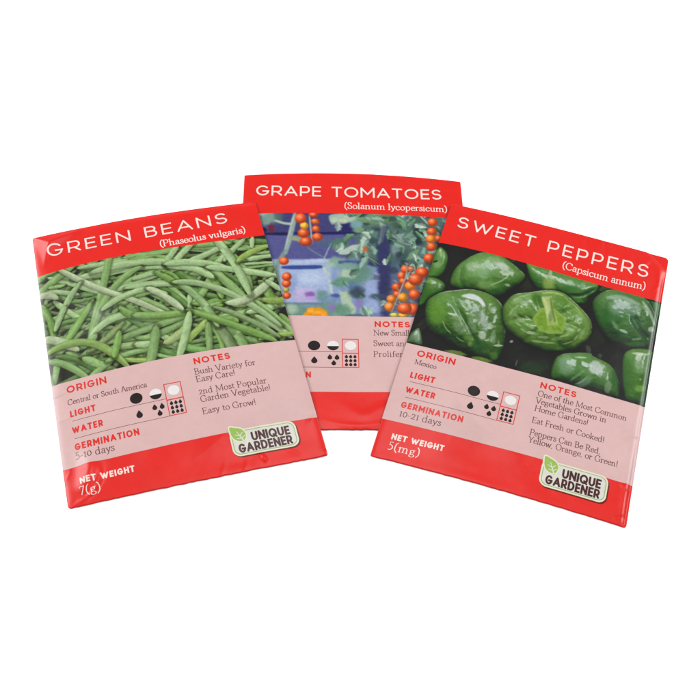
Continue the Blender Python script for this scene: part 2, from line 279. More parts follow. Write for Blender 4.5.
 ["L",[46.36,43.4,46.98,44.24,47.57,45.1],0.5,[88,128,36],0.8,0.35],
 ["L",[45.48,43.89,45.68,44.98,45.88,46.06],0.45,[150,184,84],0.8,0.35],
 ["L",[44.54,44.06,44.29,45.22,44.07,46.36],0.44,[88,128,36],0.8,0.35],
 ["L",[43.68,43.87,43.01,44.93,42.42,45.96],0.47,[150,184,84],0.8,0.35],
 ["L",[43.03,43.35,42.05,44.15,41.16,44.91],0.51,[88,128,36],0.8,0.35],
 ["L",[42.69,42.59,41.55,43.0,40.5,43.38],0.55,[150,184,84],0.8,0.35],
 ["L",[42.72,41.69,41.58,41.66,40.53,41.59],0.57,[88,128,36],0.8,0.35],
 ["L",[43.1,40.79,42.15,40.31,41.25,39.81],0.55,[150,184,84],0.8,0.35],
 ["L",[43.79,40.03,43.16,39.18,42.57,38.31],0.5,[88,128,36],0.8,0.35],
 ["L",[44.68,39.53,44.48,38.43,44.27,37.32],0.45,[150,184,84],0.8,0.35],
 ["L",[45.63,39.35,45.88,38.17,46.1,37.0],0.44,[88,128,36],0.8,0.35],
 ["L",[46.49,39.54,47.17,38.46,47.77,37.4],0.47,[150,184,84],0.8,0.35],
 ["L",[47.14,40.06,48.13,39.25,49.03,38.46],0.51,[88,128,36],0.8,0.35],
 ["E",[42.93,42.5],[1.72,-0.63],[0.45,2.41],[104,150,40],0.56,0.45],
 ["E",[48.67,40.39],[0.96,-0.36],[0.37,2.07],[112,160,44],0.56,0.45],
 ["E",[41.88,39.64],[0.86,-0.32],[0.16,0.85],[96,140,40],0.48,0.52],
 ["E",[48.26,43.78],[1.24,-0.46],[0.11,0.6],[110,150,44],0.48,0.52],
 ["K",[40.58,32.23,43.89,30.45,45.26,35.11,47.1,39.02,48.36,42.06,44.68,43.67,43.3,38.47],[156,182,92],0.22,1],
 ["L",[41.27,32.31,43.14,35.91,44.41,40.02],1.38,[198,212,138],0.9,0.81],
 ["L",[43.65,31.41,44.99,35.87,46.95,41.03],0.84,[90,124,50],0.9,0.74],
 ["E",[44.18,36.83],[0.66,-0.33],[1.08,4.15],[196,208,130],0.64,0.35],
 ["E",[45.08,39.77],[0.67,-0.25],[0.45,2.43],[96,136,84],0.56,0.64],
 ["E",[42.24,31.94],[1.65,-0.62],[0.14,0.75],[180,186,140],0.56,0.4],
 ["L",[48.15,43.18,50.48,44.89,50.75,43.51],0.38,[70,110,30],0.6,0.5],
 ["V",[58.85,27.56,61.87,21.97,66.18,19.49,71.29,19.0,76.07,20.0,79.13,23.82,81.56,28.99,81.87,33.46,80.99,37.63,78.81,40.94,73.19,43.71,67.59,43.06,63.51,39.4,60.38,34.0],[70,122,56],0.4,1,[[[72.64,28.76,75.92,34.2,79.85,37.37],0.8,0.34],[[62.85,21.59,62.94,32.36,67.98,42.28],1.3,0.12],[[75.02,19.82,76.85,25.94,81.71,32.21],1.0,0.12]]],
 ["L",[63.19,23.85,68.1,21.99,73.9,22.94],2.01,[182,202,196],0.6,0.53],
 ["E",[67.04,27.14],[3.02,-1.12],[0.46,3.18],[140,172,160],0.64,0.4],
 ["E",[72.25,25.89],[2.73,0.31],[-0.37,2.9],[126,158,148],0.64,0.4],
 ["L",[75.48,21.36,78.23,24.79,80.67,29.94],1.02,[196,214,206],0.6,0.56],
 ["E",[79.84,32.52],[0.97,-0.33],[0.14,1.12],[186,206,190],0.48,0.68],
 ["E",[70.71,36.73],[1.73,0.17],[-0.08,0.64],[180,204,186],0.4,0.68],
 ["E",[75.5,38.58],[1.76,-0.97],[0.13,0.53],[150,190,150],0.4,0.42],
 ["L",[72.2,29.26,75.35,33.75,78.89,37.71],1.51,[26,60,36],0.6,0.56],
 ["E",[74.05,31.58],[0.38,-0.46],[1.57,2.29],[120,150,150],0.48,0.35],
 ["E",[75.24,29.17],[1.7,1.11],[-0.39,0.95],[30,66,40],0.56,0.6],
 ["E",[67.46,35.3],[0.41,-0.61],[1.4,1.63],[150,186,160],0.48,0.35],
 ["E",[68.85,30.82],[2.91,-1.07],[0.27,1.89],[50,110,54],0.64,0.45],
 ["E",[64.01,32.63],[1.94,-0.73],[0.57,3.75],[48,104,46],0.72,0.52],
 ["E",[75.79,40.73],[3.83,-1.35],[0.16,1.22],[72,130,50],0.64,0.52],
 ["V",[72.25,48.37,72.95,45.58,75.16,43.51,78.97,42.16,81.83,43.07,82.33,51.0,82.06,65.27,76.1,64.79,73.99,60.13,72.64,53.24],[76,130,50],0.4,1,[[[74.69,43.68,75.29,53.52,78.02,64.68],1.0,0.16],[[80.08,43.04,81.63,51.25,81.71,63.32],0.9,0.12]]],
 ["E",[77.53,44.45],[2.5,-0.59],[0.04,0.62],[204,222,194],0.4,0.72],
 ["E",[78.46,49.59],[2.36,-0.84],[0.44,3.32],[136,178,126],0.64,0.4],
 ["E",[77.4,49.03],[0.83,-0.73],[0.94,2.0],[170,196,160],0.56,0.3],
 ["E",[79.19,58.85],[1.68,-0.61],[0.2,1.5],[128,180,76],0.64,0.64],
 ["E",[74.58,53.78],[1.22,-0.44],[0.96,7.0],[50,106,38],0.72,0.45],
 ["V",[50.52,64.6,50.1,58.32,51.67,54.59,56.22,52.03,60.96,50.48,62.35,51.3,67.55,52.61,70.45,55.91,72.18,60.74,71.84,65.52,64.64,66.01,54.96,66.47],[78,132,58],0.4,1,[[[56.98,52.06,56.65,59.04,57.99,67.1],1.0,0.2],[[64.89,51.69,66.34,58.02,67.01,65.7],1.0,0.14]]],
 ["E",[53.97,57.82],[2.9,-1.03],[0.61,3.6],[156,188,174],0.64,0.42],
 ["E",[63.95,55.29],[2.63,0.23],[-0.34,2.8],[204,212,210],0.4,0.72],
 ["E",[68.89,61.99],[1.13,-0.16],[0.02,2.98],[160,188,162],0.48,0.42],
 ["E",[60.75,63.09],[2.28,-2.77],[0.87,1.16],[136,172,150],0.56,0.4],
 ["E",[58.13,53.02],[1.99,-0.59],[0.05,0.42],[196,214,194],0.4,0.68],
 ["E",[62.24,60.11],[1.21,-0.44],[0.18,1.16],[96,146,90],0.64,0.52],
 ["E",[58.2,60.95],[1.96,-2.82],[0.34,0.38],[150,184,160],0.48,0.35],
 ["L",[61.31,60.45,60.2,62.68,58.07,64.65],0.45,[170,196,180],0.6,0.43],
 ["E",[70.39,57.16],[0.93,-0.34],[0.5,3.5],[48,104,44],0.64,0.52],
 ["V",[-0.02,64.33,0.62,61.04,2.48,58.51,4.17,61.26,4.99,65.45,-0.62,65.86],[96,132,88],0.5,1],
 ["E",[2.93,62.24],[1.02,-0.3],[0.59,2.3],[150,176,150],0.64,0.35],
 ["E",[16.98,64.79],[3.83,-0.33],[0.08,0.93],[136,172,72],0.48,0.68],
 ["E",[25.9,64.87],[3.82,-0.2],[0.04,0.94],[134,168,76],0.48,0.68],
 ["E",[34.14,54.44],[0.62,-0.36],[0.18,0.49],[176,186,178],0.48,0.72],
 ["E",[37.53,62.54],[0.33,0.04],[-0.12,1.41],[126,136,116],0.56,0.4],
 ["E",[60.23,48.98],[0.7,-0.74],[0.97,1.6],[116,126,116],0.64,0.4],
 ["E",[64.38,49.99],[0.75,-0.28],[0.18,1.2],[90,110,90],0.64,0.52],
 ["E",[41.8,62.94],[2.78,-0.94],[0.33,1.71],[48,66,46],0.72,0.52],
 ["E",[45.44,58.64],[2.8,-0.97],[0.43,2.31],[46,56,44],0.72,0.52],
]
TOMATO = [
 ["P",[3.2,18.1,43.02,18.13,42.78,28.98,3.59,29.14],[70,70,124],0.3,0.95],
 ["P",[3.59,29.14,42.78,28.98,42.53,40.83,4.0,41.16],[88,88,150],0.3,0.95],
 ["L",[7.66,29.09,22.01,29.2,40.7,28.51],1.34,[36,38,80],0.4,0.95],
 ["P",[3.99,40.83,35.36,40.67,35.15,59.82,4.66,60.28],[162,180,218],0.5,0.95],
 ["P",[16.87,29.32,39.65,29.07,39.58,33.06,16.94,33.33],[94,90,156],0.6,0.7],
 ["L",[15.11,44.44,22.15,44.39,29.22,44.05],1.79,[52,74,152],0.35,0.95],
 ["L",[17.59,42.49,23.14,42.13,28.21,41.43],1.54,[170,186,220],0.6,0.95],
 ["E",[28.16,41.24],[4.89,-0.07],[-0.0,0.83],[176,196,226],0.8,0.8],
 ["E",[24.94,48.94],[5.23,-0.07],[0.01,3.02],[184,200,228],0.9,0.8],
 ["E",[18.95,50.02],[1.2,-0.01],[0.03,2.51],[130,160,214],0.9,0.7],
 ["P",[40.83,21.6,74.13,16.82,72.36,44.23,64.04,44.61,41.44,44.07],[84,112,104],0.8,0.95],
 ["P",[32.28,42.98,50.71,42.52,49.92,66.24,32.13,66.56],[128,152,196],0.9,0.9],
 ["E",[9.24,21.39],[3.21,0.06],[0.11,4.12],[128,164,146],0.7,0.9],
 ["E",[7.36,18.93],[2.07,0.05],[0.04,1.52],[150,184,160],0.7,0.9],
 ["E",[10.66,26.56],[1.13,0.02],[0.06,2.3],[124,44,64],0.7,0.9],
 ["E",[13.11,21.12],[1.76,0.03],[0.06,2.75],[90,116,110],0.8,0.8],
 ["E",[8.11,27.19],[0.92,0.02],[0.03,0.95],[40,40,84],0.6,0.9],
 ["L",[11.85,22.82,15.24,24.24,18.61,24.6],1.14,[172,196,174],0.4,0.95],
 ["L",[19.06,19.81,18.12,26.63,16.0,37.94],1.78,[148,172,158],0.4,0.95],
 ["L",[18.6,20.5,17.45,26.63,15.57,36.63],0.63,[186,204,192],0.6,0.7],
 ["L",[15.97,36.63,14.52,39.9,13.1,44.44,13.83,55.21],1.62,[126,156,144],0.6,0.95],
 ["L",[18.18,31.34,19.98,31.34,22.05,32.66],2.21,[156,166,126],0.4,0.95],
 ["L",[24.29,19.83,24.84,26.63,25.39,33.3],0.62,[170,176,186],0.5,0.95],
 ["L",[23.6,35.29,26.68,37.89,29.74,39.8],0.49,[110,140,136],0.4,0.95],
 ["L",[32.34,33.22,31.03,36.52,29.74,40.44],0.42,[158,176,190],0.4,0.95],
 ["P",[27.18,30.63,32.35,31.23,30.78,35.22,27.19,34.6],[80,104,130],0.9,0.7],
 ["P",[31.63,20.45,34.53,19.57,40.33,19.84,40.28,22.98,37.12,23.41,34.76,23.12,32.91,24.65,31.88,23.17],[158,186,160],0.4,0.95],
 ["E",[33.45,22.47],[1.57,-0.03],[-0.01,1.22],[186,204,182],0.6,0.8],
 ["E",[41.3,24.65],[2.37,-0.08],[-0.04,2.3],[122,170,178],0.5,0.9],
 ["E",[42.43,20.87],[2.12,-0.07],[-0.04,1.78],[120,162,110],0.5,0.9],
 ["E",[35.43,33.82],[3.31,-0.07],[-0.03,3.02],[80,126,100],0.5,0.9],
 ["E",[34.38,35.15],[1.55,-0.03],[-0.01,1.57],[104,150,110],0.8,0.7],
 ["P",[34.77,37.44,37.47,36.07,40.07,34.5,43.73,33.48,43.66,36.24,39.51,37.33,36.41,38.38],[178,202,186],0.4,0.95],
 ["E",[34.32,41.98],[3.37,-0.07],[-0.02,2.69],[124,168,148],0.5,0.9],
 ["E",[32.28,42.98],[1.53,-0.03],[-0.01,1.28],[160,190,170],0.8,0.7],
 ["P",[29.02,43.16,30.74,44.93,32.04,48.4,30.73,48.1,29.22,45.59],[180,198,184],0.3,0.95],
 ["P",[31.03,49.04,32.23,50.6,32.89,56.8,31.7,54.97],[184,202,186],0.3,0.95],
 ["L",[29.74,39.8,30.24,42.37,31.23,48.72],0.62,[160,184,180],0.6,0.7],
 ["E",[37.81,47.97],[3.04,-0.07],[-0.03,2.14],[146,180,168],0.5,0.9],
 ["E",[34.74,51.18],[2.52,-0.05],[-0.02,1.87],[96,146,118],0.5,0.9],
 ["E",[39.27,51.71],[2.53,-0.05],[-0.04,2.12],[90,120,170],0.5,0.9],
 ["E",[37.68,56.71],[2.0,-0.04],[-0.04,2.46],[160,190,170],0.5,0.9],
 ["E",[39.95,41.54],[2.56,-0.06],[-0.05,2.57],[110,140,170],0.8,0.8],
 ["E",[41.95,44.06],[2.05,-0.05],[-0.04,1.92],[104,150,120],0.5,0.9],
 ["E",[22.6,56.71],[4.36,-0.06],[0.03,3.24],[184,168,216],0.6,0.9],
 ["E",[20.6,54.51],[1.99,-0.03],[0.02,1.49],[196,184,224],0.8,0.7],
 ["E",[24.78,56.34],[1.83,-0.03],[0.01,1.18],[132,84,172],0.6,0.9],
 ["E",[24.99,58.16],[1.98,-0.03],[0.0,0.98],[190,150,214],0.7,0.8],
 ["E",[18.2,53.54],[1.59,-0.02],[0.04,2.98],[130,150,200],0.8,0.7],
 ["E",[28.95,56.86],[2.39,-0.04],[-0.0,2.45],[100,146,140],0.8,0.9],
 ["E",[33.73,56.78],[2.24,-0.04],[-0.01,0.89],[64,84,156],0.6,0.9],
 ["E",[31.33,59.28],[3.58,-0.06],[-0.01,2.14],[112,144,170],0.8,0.9],
 ["P",[15.95,60.5,36.88,60.16,36.8,66.47,16.07,66.84],[110,150,134],0.8,0.95],
 ["E",[18.34,62.9],[2.19,-0.04],[0.04,2.42],[166,192,164],0.7,0.9],
 ["E",[32.5,62.18],[1.35,-0.02],[-0.01,1.74],[138,112,184],0.7,0.9],
 ["E",[25.0,61.34],[3.55,-0.06],[0.0,0.68],[120,150,180],0.8,0.7],
 ["E",[34.85,64.55],[2.37,-0.04],[-0.02,1.96],[120,160,140],0.5,0.9],
 ["P",[22.68,66.23,22.9,64.52,23.75,63.2,23.91,62.42,25.2,61.92,26.58,62.18,27.76,61.78,28.95,62.48,30.13,63.19,30.71,64.62,30.71,66.08],[240,158,38],0.3,0.95],
 ["E",[25.01,63.52],[1.18,-0.02],[0.0,0.68],[252,190,60],0.6,0.8],
 ["E",[27.76,63.95],[1.34,-0.02],[0.0,0.77],[250,184,50],0.6,0.8],
 ["E",[26.59,65.27],[2.35,-0.04],[0.0,0.39],[220,130,30],0.7,0.6],
 ["E",[29.34,65.13],[0.79,-0.01],[-0.0,0.58],[252,180,50],0.6,0.7],
 ["E",[38.65,26.41],[4.19,-0.12],[-0.05,3.35],[52,52,104],0.5,0.9],
 ["E",[38.2,21.34],[4.22,-0.13],[-0.03,2.32],[166,190,160],0.5,0.9],
 ["E",[36.6,23.08],[2.1,-0.05],[-0.02,1.22],[186,204,170],0.7,0.8],
 ["E",[46.65,21.4],[5.31,-0.24],[-0.08,3.14],[112,152,106],0.5,0.9],
 ["E",[53.02,21.11],[3.2,-0.17],[-0.08,2.33],[96,136,92],0.5,0.9],
 ["E",[41.56,24.64],[2.32,-0.08],[-0.04,1.89],[122,168,174],0.6,0.9],
 ["E",[46.43,29.53],[3.67,-0.14],[-0.09,3.33],[92,132,114],0.5,0.9],
 ["E",[42.3,26.98],[2.1,-0.07],[-0.03,1.34],[120,160,120],0.5,0.9],
 ["E",[59.4,21.44],[2.78,-0.18],[-0.15,3.31],[146,176,168],0.5,0.9],
 ["E",[58.37,20.46],[1.61,-0.1],[-0.07,1.66],[170,192,180],0.8,0.7],
 ["E",[59.29,29.63],[3.81,-0.21],[-0.09,1.89],[142,170,158],0.5,0.9],
 ["E",[55.44,33.83],[2.94,-0.14],[-0.15,3.71],[104,134,128],0.5,0.9],
 ["E",[57.68,24.29],[2.66,-0.15],[-0.09,2.05],[70,100,84],0.5,0.9],
 ["E",[64.96,27.26],[2.66,-0.18],[-0.25,4.76],[48,62,54],0.8,0.9],
 ["E",[64.25,20.42],[2.15,-0.16],[-0.11,2.09],[74,104,86],0.5,0.9],
 ["E",[57.57,39.02],[3.13,-0.14],[-0.17,3.92],[66,88,92],0.9,0.9],
 ["P",[35.39,37.49,37.47,35.62,40.08,33.97,42.41,34.31,42.73,36.4,39.5,38.05,35.38,38.4],[176,194,178],0.4,0.95],
 ["L",[41.17,36.97,44.29,31.6,47.82,26.79],1.33,[156,184,166],0.5,0.95],
 ["P",[50.11,22.62,52.48,24.56,52.12,28.63,50.84,32.43,49.01,34.36,50.31,29.38],[146,180,146],0.4,0.95],
 ["L",[51.77,26.62,50.98,43.8,49.92,66.24],4.52,[50,52,104],0.6,0.95],
 ["L",[35.34,41.96,43.01,42.24,52.79,41.94],1.93,[70,76,134],0.6,0.95],
 ["E",[46.05,34.19],[3.12,-0.11],[-0.07,2.63],[84,112,120],0.8,0.6],
 ["E",[44.29,35.9],[1.14,-0.04],[-0.04,1.57],[206,104,62],0.6,0.9],
 ["P",[50.78,24.63,52.53,25.91,51.06,32.02,49.11,34.22,50.1,29.39],[150,182,148],0.4,0.95],
 ["L",[53.33,27.23,57.87,32.05,64.59,34.18],0.59,[136,162,134],0.4,0.95],
 ["P",[59.07,40.39,60.79,36.9,64.57,34.58,63.34,38.1,61.17,39.84],[114,156,110],0.4,0.95],
 ["E",[55.77,44.93],[2.06,-0.07],[-0.18,4.48],[84,104,140],0.9,0.7],
 ["E",[55.62,35.81],[1.57,-0.07],[-0.11,2.64],[128,156,156],0.8,0.6],
 ["E",[41.88,47.25],[5.61,-0.14],[-0.1,4.66],[98,142,122],0.5,0.9],
 ["E",[38.38,43.82],[3.58,-0.08],[-0.03,2.17],[120,160,150],0.5,0.9],
 ["E",[38.08,47.02],[3.05,-0.07],[-0.03,2.15],[170,194,168],0.5,0.9],
 ["E",[36.26,50.52],[2.52,-0.05],[-0.03,2.13],[100,150,120],0.5,0.9],
 ["E",[46.03,54.06],[2.83,-0.07],[-0.15,5.56],[152,168,216],0.7,0.9],
 ["E",[48.22,48.35],[1.53,-0.04],[-0.06,1.9],[160,174,218],0.7,0.9],
 ["E",[47.08,61.42],[4.51,-0.09],[-0.09,3.03],[150,168,214],0.7,0.9],
 ["E",[41.21,55.41],[3.02,-0.06],[-0.05,2.71],[62,76,88],0.7,0.9],
 ["E",[48.72,56.79],[3.73,-0.09],[-0.04,1.36],[72,96,108],0.6,0.9],
 ["E",[41.61,60.31],[1.5,-0.03],[-0.05,2.43],[136,120,184],0.7,0.9],
 ["P",[34.71,54.29,37.2,55.49,39.14,59.14,40.68,62.15,40.28,65.18,36.59,64.04],[170,196,164],0.4,0.95],
 ["E",[36.11,62.84],[2.97,-0.05],[-0.03,2.41],[100,146,120],0.5,0.9],
 ["E",[44.98,65.09],[5.97,-0.11],[-0.03,1.23],[110,130,170],0.5,0.9],
 ["E",[41.01,65.46],[4.46,-0.08],[-0.02,1.12],[84,110,120],0.5,0.9],
 ["E",[53.13,60.08],[1.01,-0.02],[-0.14,3.66],[70,70,120],0.8,0.7],
 ["L",[65.4,18.95,66.9,20.93,68.39,22.9],0.64,[176,196,190],0.4,0.95],
 ["L",[66.14,34.63,65.1,39.33,64.37,43.3],1.65,[126,172,162],0.5,0.95],
 ["E",[66.42,29.55],[1.38,-0.09],[-0.08,1.5],[156,178,170],0.6,0.9],
 ["E",[65.47,56.05],[2.55,-0.08],[-0.31,5.61],[44,42,54],0.8,0.9],
 ["E",[62.97,45.3],[4.67,-0.2],[-0.2,3.86],[90,90,90],0.8,0.7],
 ["E",[57.33,56.27],[5.59,-0.15],[-0.25,5.56],[120,90,90],0.9,0.6],
 ["E",[25.86,20.16],[1.81,-0.01],[0.0,1.33],[232,98,58],0.1,1,"T"],
 ["E",[26.49,23.37],[1.69,-0.01],[0.0,1.47],[232,98,58],0.1,1,"T"],
 ["E",[26.76,26.82],[1.57,-0.01],[0.0,1.67],[232,98,58],0.1,1,"T"],
 ["E",[27.28,30.5],[1.95,-0.02],[0.0,1.94],[232,98,58],0.1,1,"T"],
 ["E",[23.17,32.66],[2.33,-0.02],[0.02,2.14],[232,98,58],0.1,1,"T"],
 ["E",[22.27,28.79],[2.12,-0.01],[0.02,2.17],[232,98,58],0.1,1,"T"],
 ["E",[22.5,25.36],[1.57,-0.0],[0.01,1.68],[240,190,56],0.1,1,"T"],
 ["E",[21.17,21.88],[2.14,0.0],[0.02,2.43],[232,98,58],0.1,1,"T"],
 ["E",[15.45,41.53],[1.74,-0.0],[0.03,1.82],[232,98,58],0.1,1,"T"],
 ["E",[16.68,57.04],[1.53,-0.02],[0.03,1.49],[232,98,58],0.1,1,"T"],
 ["E",[16.44,54.56],[1.2,-0.01],[0.02,1.08],[180,180,90],0.1,1,"T"],
 ["E",[16.47,51.65],[1.63,-0.02],[0.03,1.84],[232,98,58],0.1,1,"T"],
 ["E",[16.53,48.62],[1.73,-0.01],[0.03,1.97],[232,98,58],0.1,1,"T"],
 ["E",[71.72,29.54],[1.73,-0.12],[-0.11,1.77],[232,98,58],0.1,1,"T"],
 ["E",[69.95,21.74],[1.92,-0.16],[-0.12,2.04],[232,98,58],0.1,1,"T"],
 ["E",[69.42,26.28],[1.96,-0.14],[-0.12,2.01],[232,98,58],0.1,1,"T"],
 ["E",[68.78,29.88],[1.89,-0.13],[-0.12,2.06],[236,136,56],0.1,1,"T"],
 ["E",[68.83,33.66],[1.88,-0.12],[-0.13,2.18],[232,98,58],0.1,1,"T"],
 ["E",[67.57,39.07],[2.04,-0.11],[-0.12,2.14],[232,98,58],0.1,1,"T"],
 ["E",[58.62,44.5],[1.56,-0.06],[-0.09,1.95],[232,98,58],0.1,1,"T"],
 ["E",[60.69,44.42],[1.34,-0.05],[-0.07,1.54],[206,110,84],0.1,1,"T"],
 ["E",[57.2,47.44],[1.44,-0.05],[-0.08,1.79],[232,98,58],0.1,1,"T"],
 ["E",[57.61,49.98],[1.44,-0.05],[-0.07,1.64],[232,98,58],0.1,1,"T"],
 ["E",[64.76,45.68],[2.46,-0.1],[-0.13,2.44],[232,98,58],0.1,1,"T"],
 ["E",[55.2,52.58],[1.65,-0.05],[-0.08,1.9],[232,98,58],0.1,1,"T"],
 ["E",[55.33,55.7],[1.42,-0.04],[-0.06,1.48],[232,98,58],0.1,1,"T"],
 ["E",[60.07,51.93],[1.99,-0.06],[-0.1,2.05],[236,136,56],0.1,1,"T"],
 ["E",[62.27,48.99],[2.67,-0.1],[-0.14,2.75],[232,98,58],0.1,1,"T"],
 ["E",[61.42,55.54],[1.98,-0.06],[-0.11,2.16],[232,98,58],0.1,1,"T"],
 ["E",[53.22,57.92],[1.75,-0.04],[-0.07,1.93],[236,136,56],0.1,1,"T"],
 ["E",[52.34,61.14],[1.74,-0.04],[-0.07,1.98],[236,136,56],0.1,1,"T"],
 ["E",[57.3,57.02],[1.86,-0.05],[-0.08,1.88],[246,170,46],0.1,1,"T"],
 ["E",[53.96,64.63],[1.62,-0.03],[-0.04,0.92],[200,210,80],0.1,1,"T"],
 ["E",[56.96,64.58],[1.62,-0.03],[-0.05,1.05],[236,190,60],0.1,1,"T"],
 ["E",[60.59,62.07],[2.29,-0.05],[-0.12,2.51],[232,98,58],0.1,1,"T"],
 ["E",[57.69,61.82],[2.61,-0.06],[-0.11,2.51],[232,98,58],0.1,1,"T"],
 ["L",[59.52,41.87,58.43,48.68,52.99,63.74],0.46,[160,164,166],0.5,0.7],
 ["L",[60.93,44.74,58.12,49.96,55.25,57.56],0.46,[160,164,166],0.5,0.7],
 ["L",[58.45,41.46,59.26,41.89,60.07,42.18],0.29,[178,180,170],0.6,0.6],
 ["L",[59.09,41.11,59.26,41.89,59.37,42.73],0.24,[166,170,160],0.6,0.6],
 ["L",[54.25,49.64,55.05,50.06,55.85,50.35],0.28,[178,180,170],0.6,0.6],
 ["L",[54.87,49.3,55.05,50.06,55.17,50.88],0.24,[166,170,160],0.6,0.6],
 ["L",[56.46,45.74,57.26,46.16,58.07,46.45],0.29,[178,180,170],0.6,0.6],
 ["L",[57.09,45.4,57.26,46.16,57.38,46.99],0.24,[166,170,160],0.6,0.6],
 ["L",[58.49,46.31,59.29,46.73,60.1,47.02],0.29,[178,180,170],0.6,0.6],
 ["L",[59.12,45.97,59.29,46.73,59.41,47.56],0.24,[166,170,160],0.6,0.6],
 ["L",[59.97,47.54,60.78,47.96,61.58,48.25],0.29,[178,180,170],0.6,0.6],
 ["L",[60.61,47.2,60.78,47.96,60.89,48.79],0.24,[166,170,160],0.6,0.6],
 ["L",[55.12,53.39,55.91,53.81,56.71,54.1],0.28,[178,180,170],0.6,0.6],
 ["L",[55.74,53.06,55.91,53.81,56.03,54.62],0.23,[166,170,160],0.6,0.6],
 ["L",[55.39,58.98,56.18,59.4,56.98,59.69],0.28,[178,180,170],0.6,0.6],
 ["L",[56.01,58.66,56.18,59.4,56.3,60.19],0.23,[166,170,160],0.6,0.6],
 ["L",[53.86,59.63,54.64,60.04,55.44,60.33],0.27,[178,180,170],0.6,0.6],
 ["L",[54.47,59.31,54.64,60.04,54.76,60.84],0.23,[166,170,160],0.6,0.6],
 ["L",[51.7,56.6,52.49,57.01,53.29,57.3],0.28,[178,180,170],0.6,0.6],
 ["L",[52.32,56.27,52.49,57.01,52.62,57.81],0.23,[166,170,160],0.6,0.6],
 ["L",[51.34,59.69,52.13,60.1,52.92,60.39],0.27,[178,180,170],0.6,0.6],
 ["L",[51.95,59.37,52.13,60.1,52.25,60.89],0.23,[166,170,160],0.6,0.6],
 ["L",[59.46,58.27,60.25,58.68,61.05,58.97],0.28,[178,180,170],0.6,0.6],
 ["L",[60.09,57.94,60.25,58.68,60.37,59.48],0.23,[166,170,160],0.6,0.6],
 ["L",[62.73,53.8,63.53,54.22,64.33,54.51],0.28,[178,180,170],0.6,0.6],
 ["L",[63.36,53.47,63.53,54.22,63.64,55.03],0.24,[166,170,160],0.6,0.6],
 ["L",[66.41,23.94,67.24,24.37,68.08,24.65],0.31,[178,180,170],0.6,0.6],
 ["L",[67.07,23.55,67.24,24.37,67.35,25.25],0.25,[166,170,160],0.6,0.6],
 ["L",[67.04,31.75,67.86,32.17,68.69,32.46],0.31,[178,180,170],0.6,0.6],
 ["L",[67.69,31.37,67.86,32.17,67.97,33.04],0.25,[166,170,160],0.6,0.6],
 ["L",[67.06,36.11,67.87,36.53,68.69,36.82],0.3,[178,180,170],0.6,0.6],
 ["L",[67.71,35.74,67.87,36.53,67.98,37.39],0.24,[166,170,160],0.6,0.6],
 ["L",[71.23,23.58,72.06,24.0,72.9,24.28],0.32,[178,180,170],0.6,0.6],
 ["L",[71.9,23.18,72.06,24.0,72.17,24.9],0.25,[166,170,160],0.6,0.6],
 ["L",[68.9,36.01,69.71,36.43,70.53,36.71],0.3,[178,180,170],0.6,0.6],
 ["L",[69.55,35.63,69.71,36.43,69.82,37.29],0.25,[166,170,160],0.6,0.6],
 ["L",[60.67,43.65,61.48,44.07,62.29,44.36],0.29,[178,180,170],0.6,0.6],
 ["L",[61.31,43.3,61.48,44.07,61.59,44.9],0.24,[166,170,160],0.6,0.6],
 ["L",[25.82,23.58,26.55,23.57,27.28,23.7],0.41,[150,150,90],0.5,0.8],
 ["L",[26.04,27.16,26.76,27.16,27.49,27.28],0.4,[150,150,90],0.5,0.8],
 ["L",[26.66,30.77,27.39,30.76,28.11,30.89],0.4,[150,150,90],0.5,0.8],
]
WORLD = .70
LAMPS = [('softbox_light', (-.85, .45, .75), (0, .03, 0), .45, .6, 16.0), ('softbox_light', (.85, .45, .75), (0, .03, 0), .45, .6, 16.0),
         ('softbox_light', (0, .42, 1.3), (0, .03, 0), .35, .30, 9.0)]
# ------------------------------------------------------------------ small maths helpers
def ss(a, b, x):
    t = np.clip((x-a)/(b-a), 0, 1); return t*t*(3-2*t)
def softplus(x, s):
    return s*np.logaddexp(0, x/s)
def lin(c):
    c = np.asarray(c, float)/255.; return np.where(c <= .04045, c/12.92, ((c+.055)/1.055)**2.4)
def vnoise(x, y, seed):
    r = np.random.RandomState(seed).rand(64, 64)
    xi = np.floor(x).astype(int); yi = np.floor(y).astype(int)
    fx = x-xi; fy = y-yi; fx = fx*fx*(3-2*fx); fy = fy*fy*(3-2*fy)
    g = lambda i, j: r[(yi+j) % 64, (xi+i) % 64]
    return (g(0,0)*(1-fx)+g(1,0)*fx)*(1-fy)+(g(0,1)*(1-fx)+g(1,1)*fx)*fy
def catmull(P, n=8, closed=False):
    P = np.asarray(P, float)
    Q = np.vstack([P[-1:], P, P[:2]]) if closed else np.vstack([2*P[0]-P[1], P, 2*P[-1]-P[-2]])
    out = []
    for i in range(1, len(Q)-2):
        t = np.linspace(0, 1, n, endpoint=False)[:, None]
        a, b, c, d = Q[i-1], Q[i], Q[i+1], Q[i+2]
        out.append(.5*(2*b+(c-a)*t+(2*a-5*b+4*c-d)*t**2+(3*b-a-3*c+d)*t**3))
    if not closed: out.append(Q[-2][None])
    return np.vstack(out)

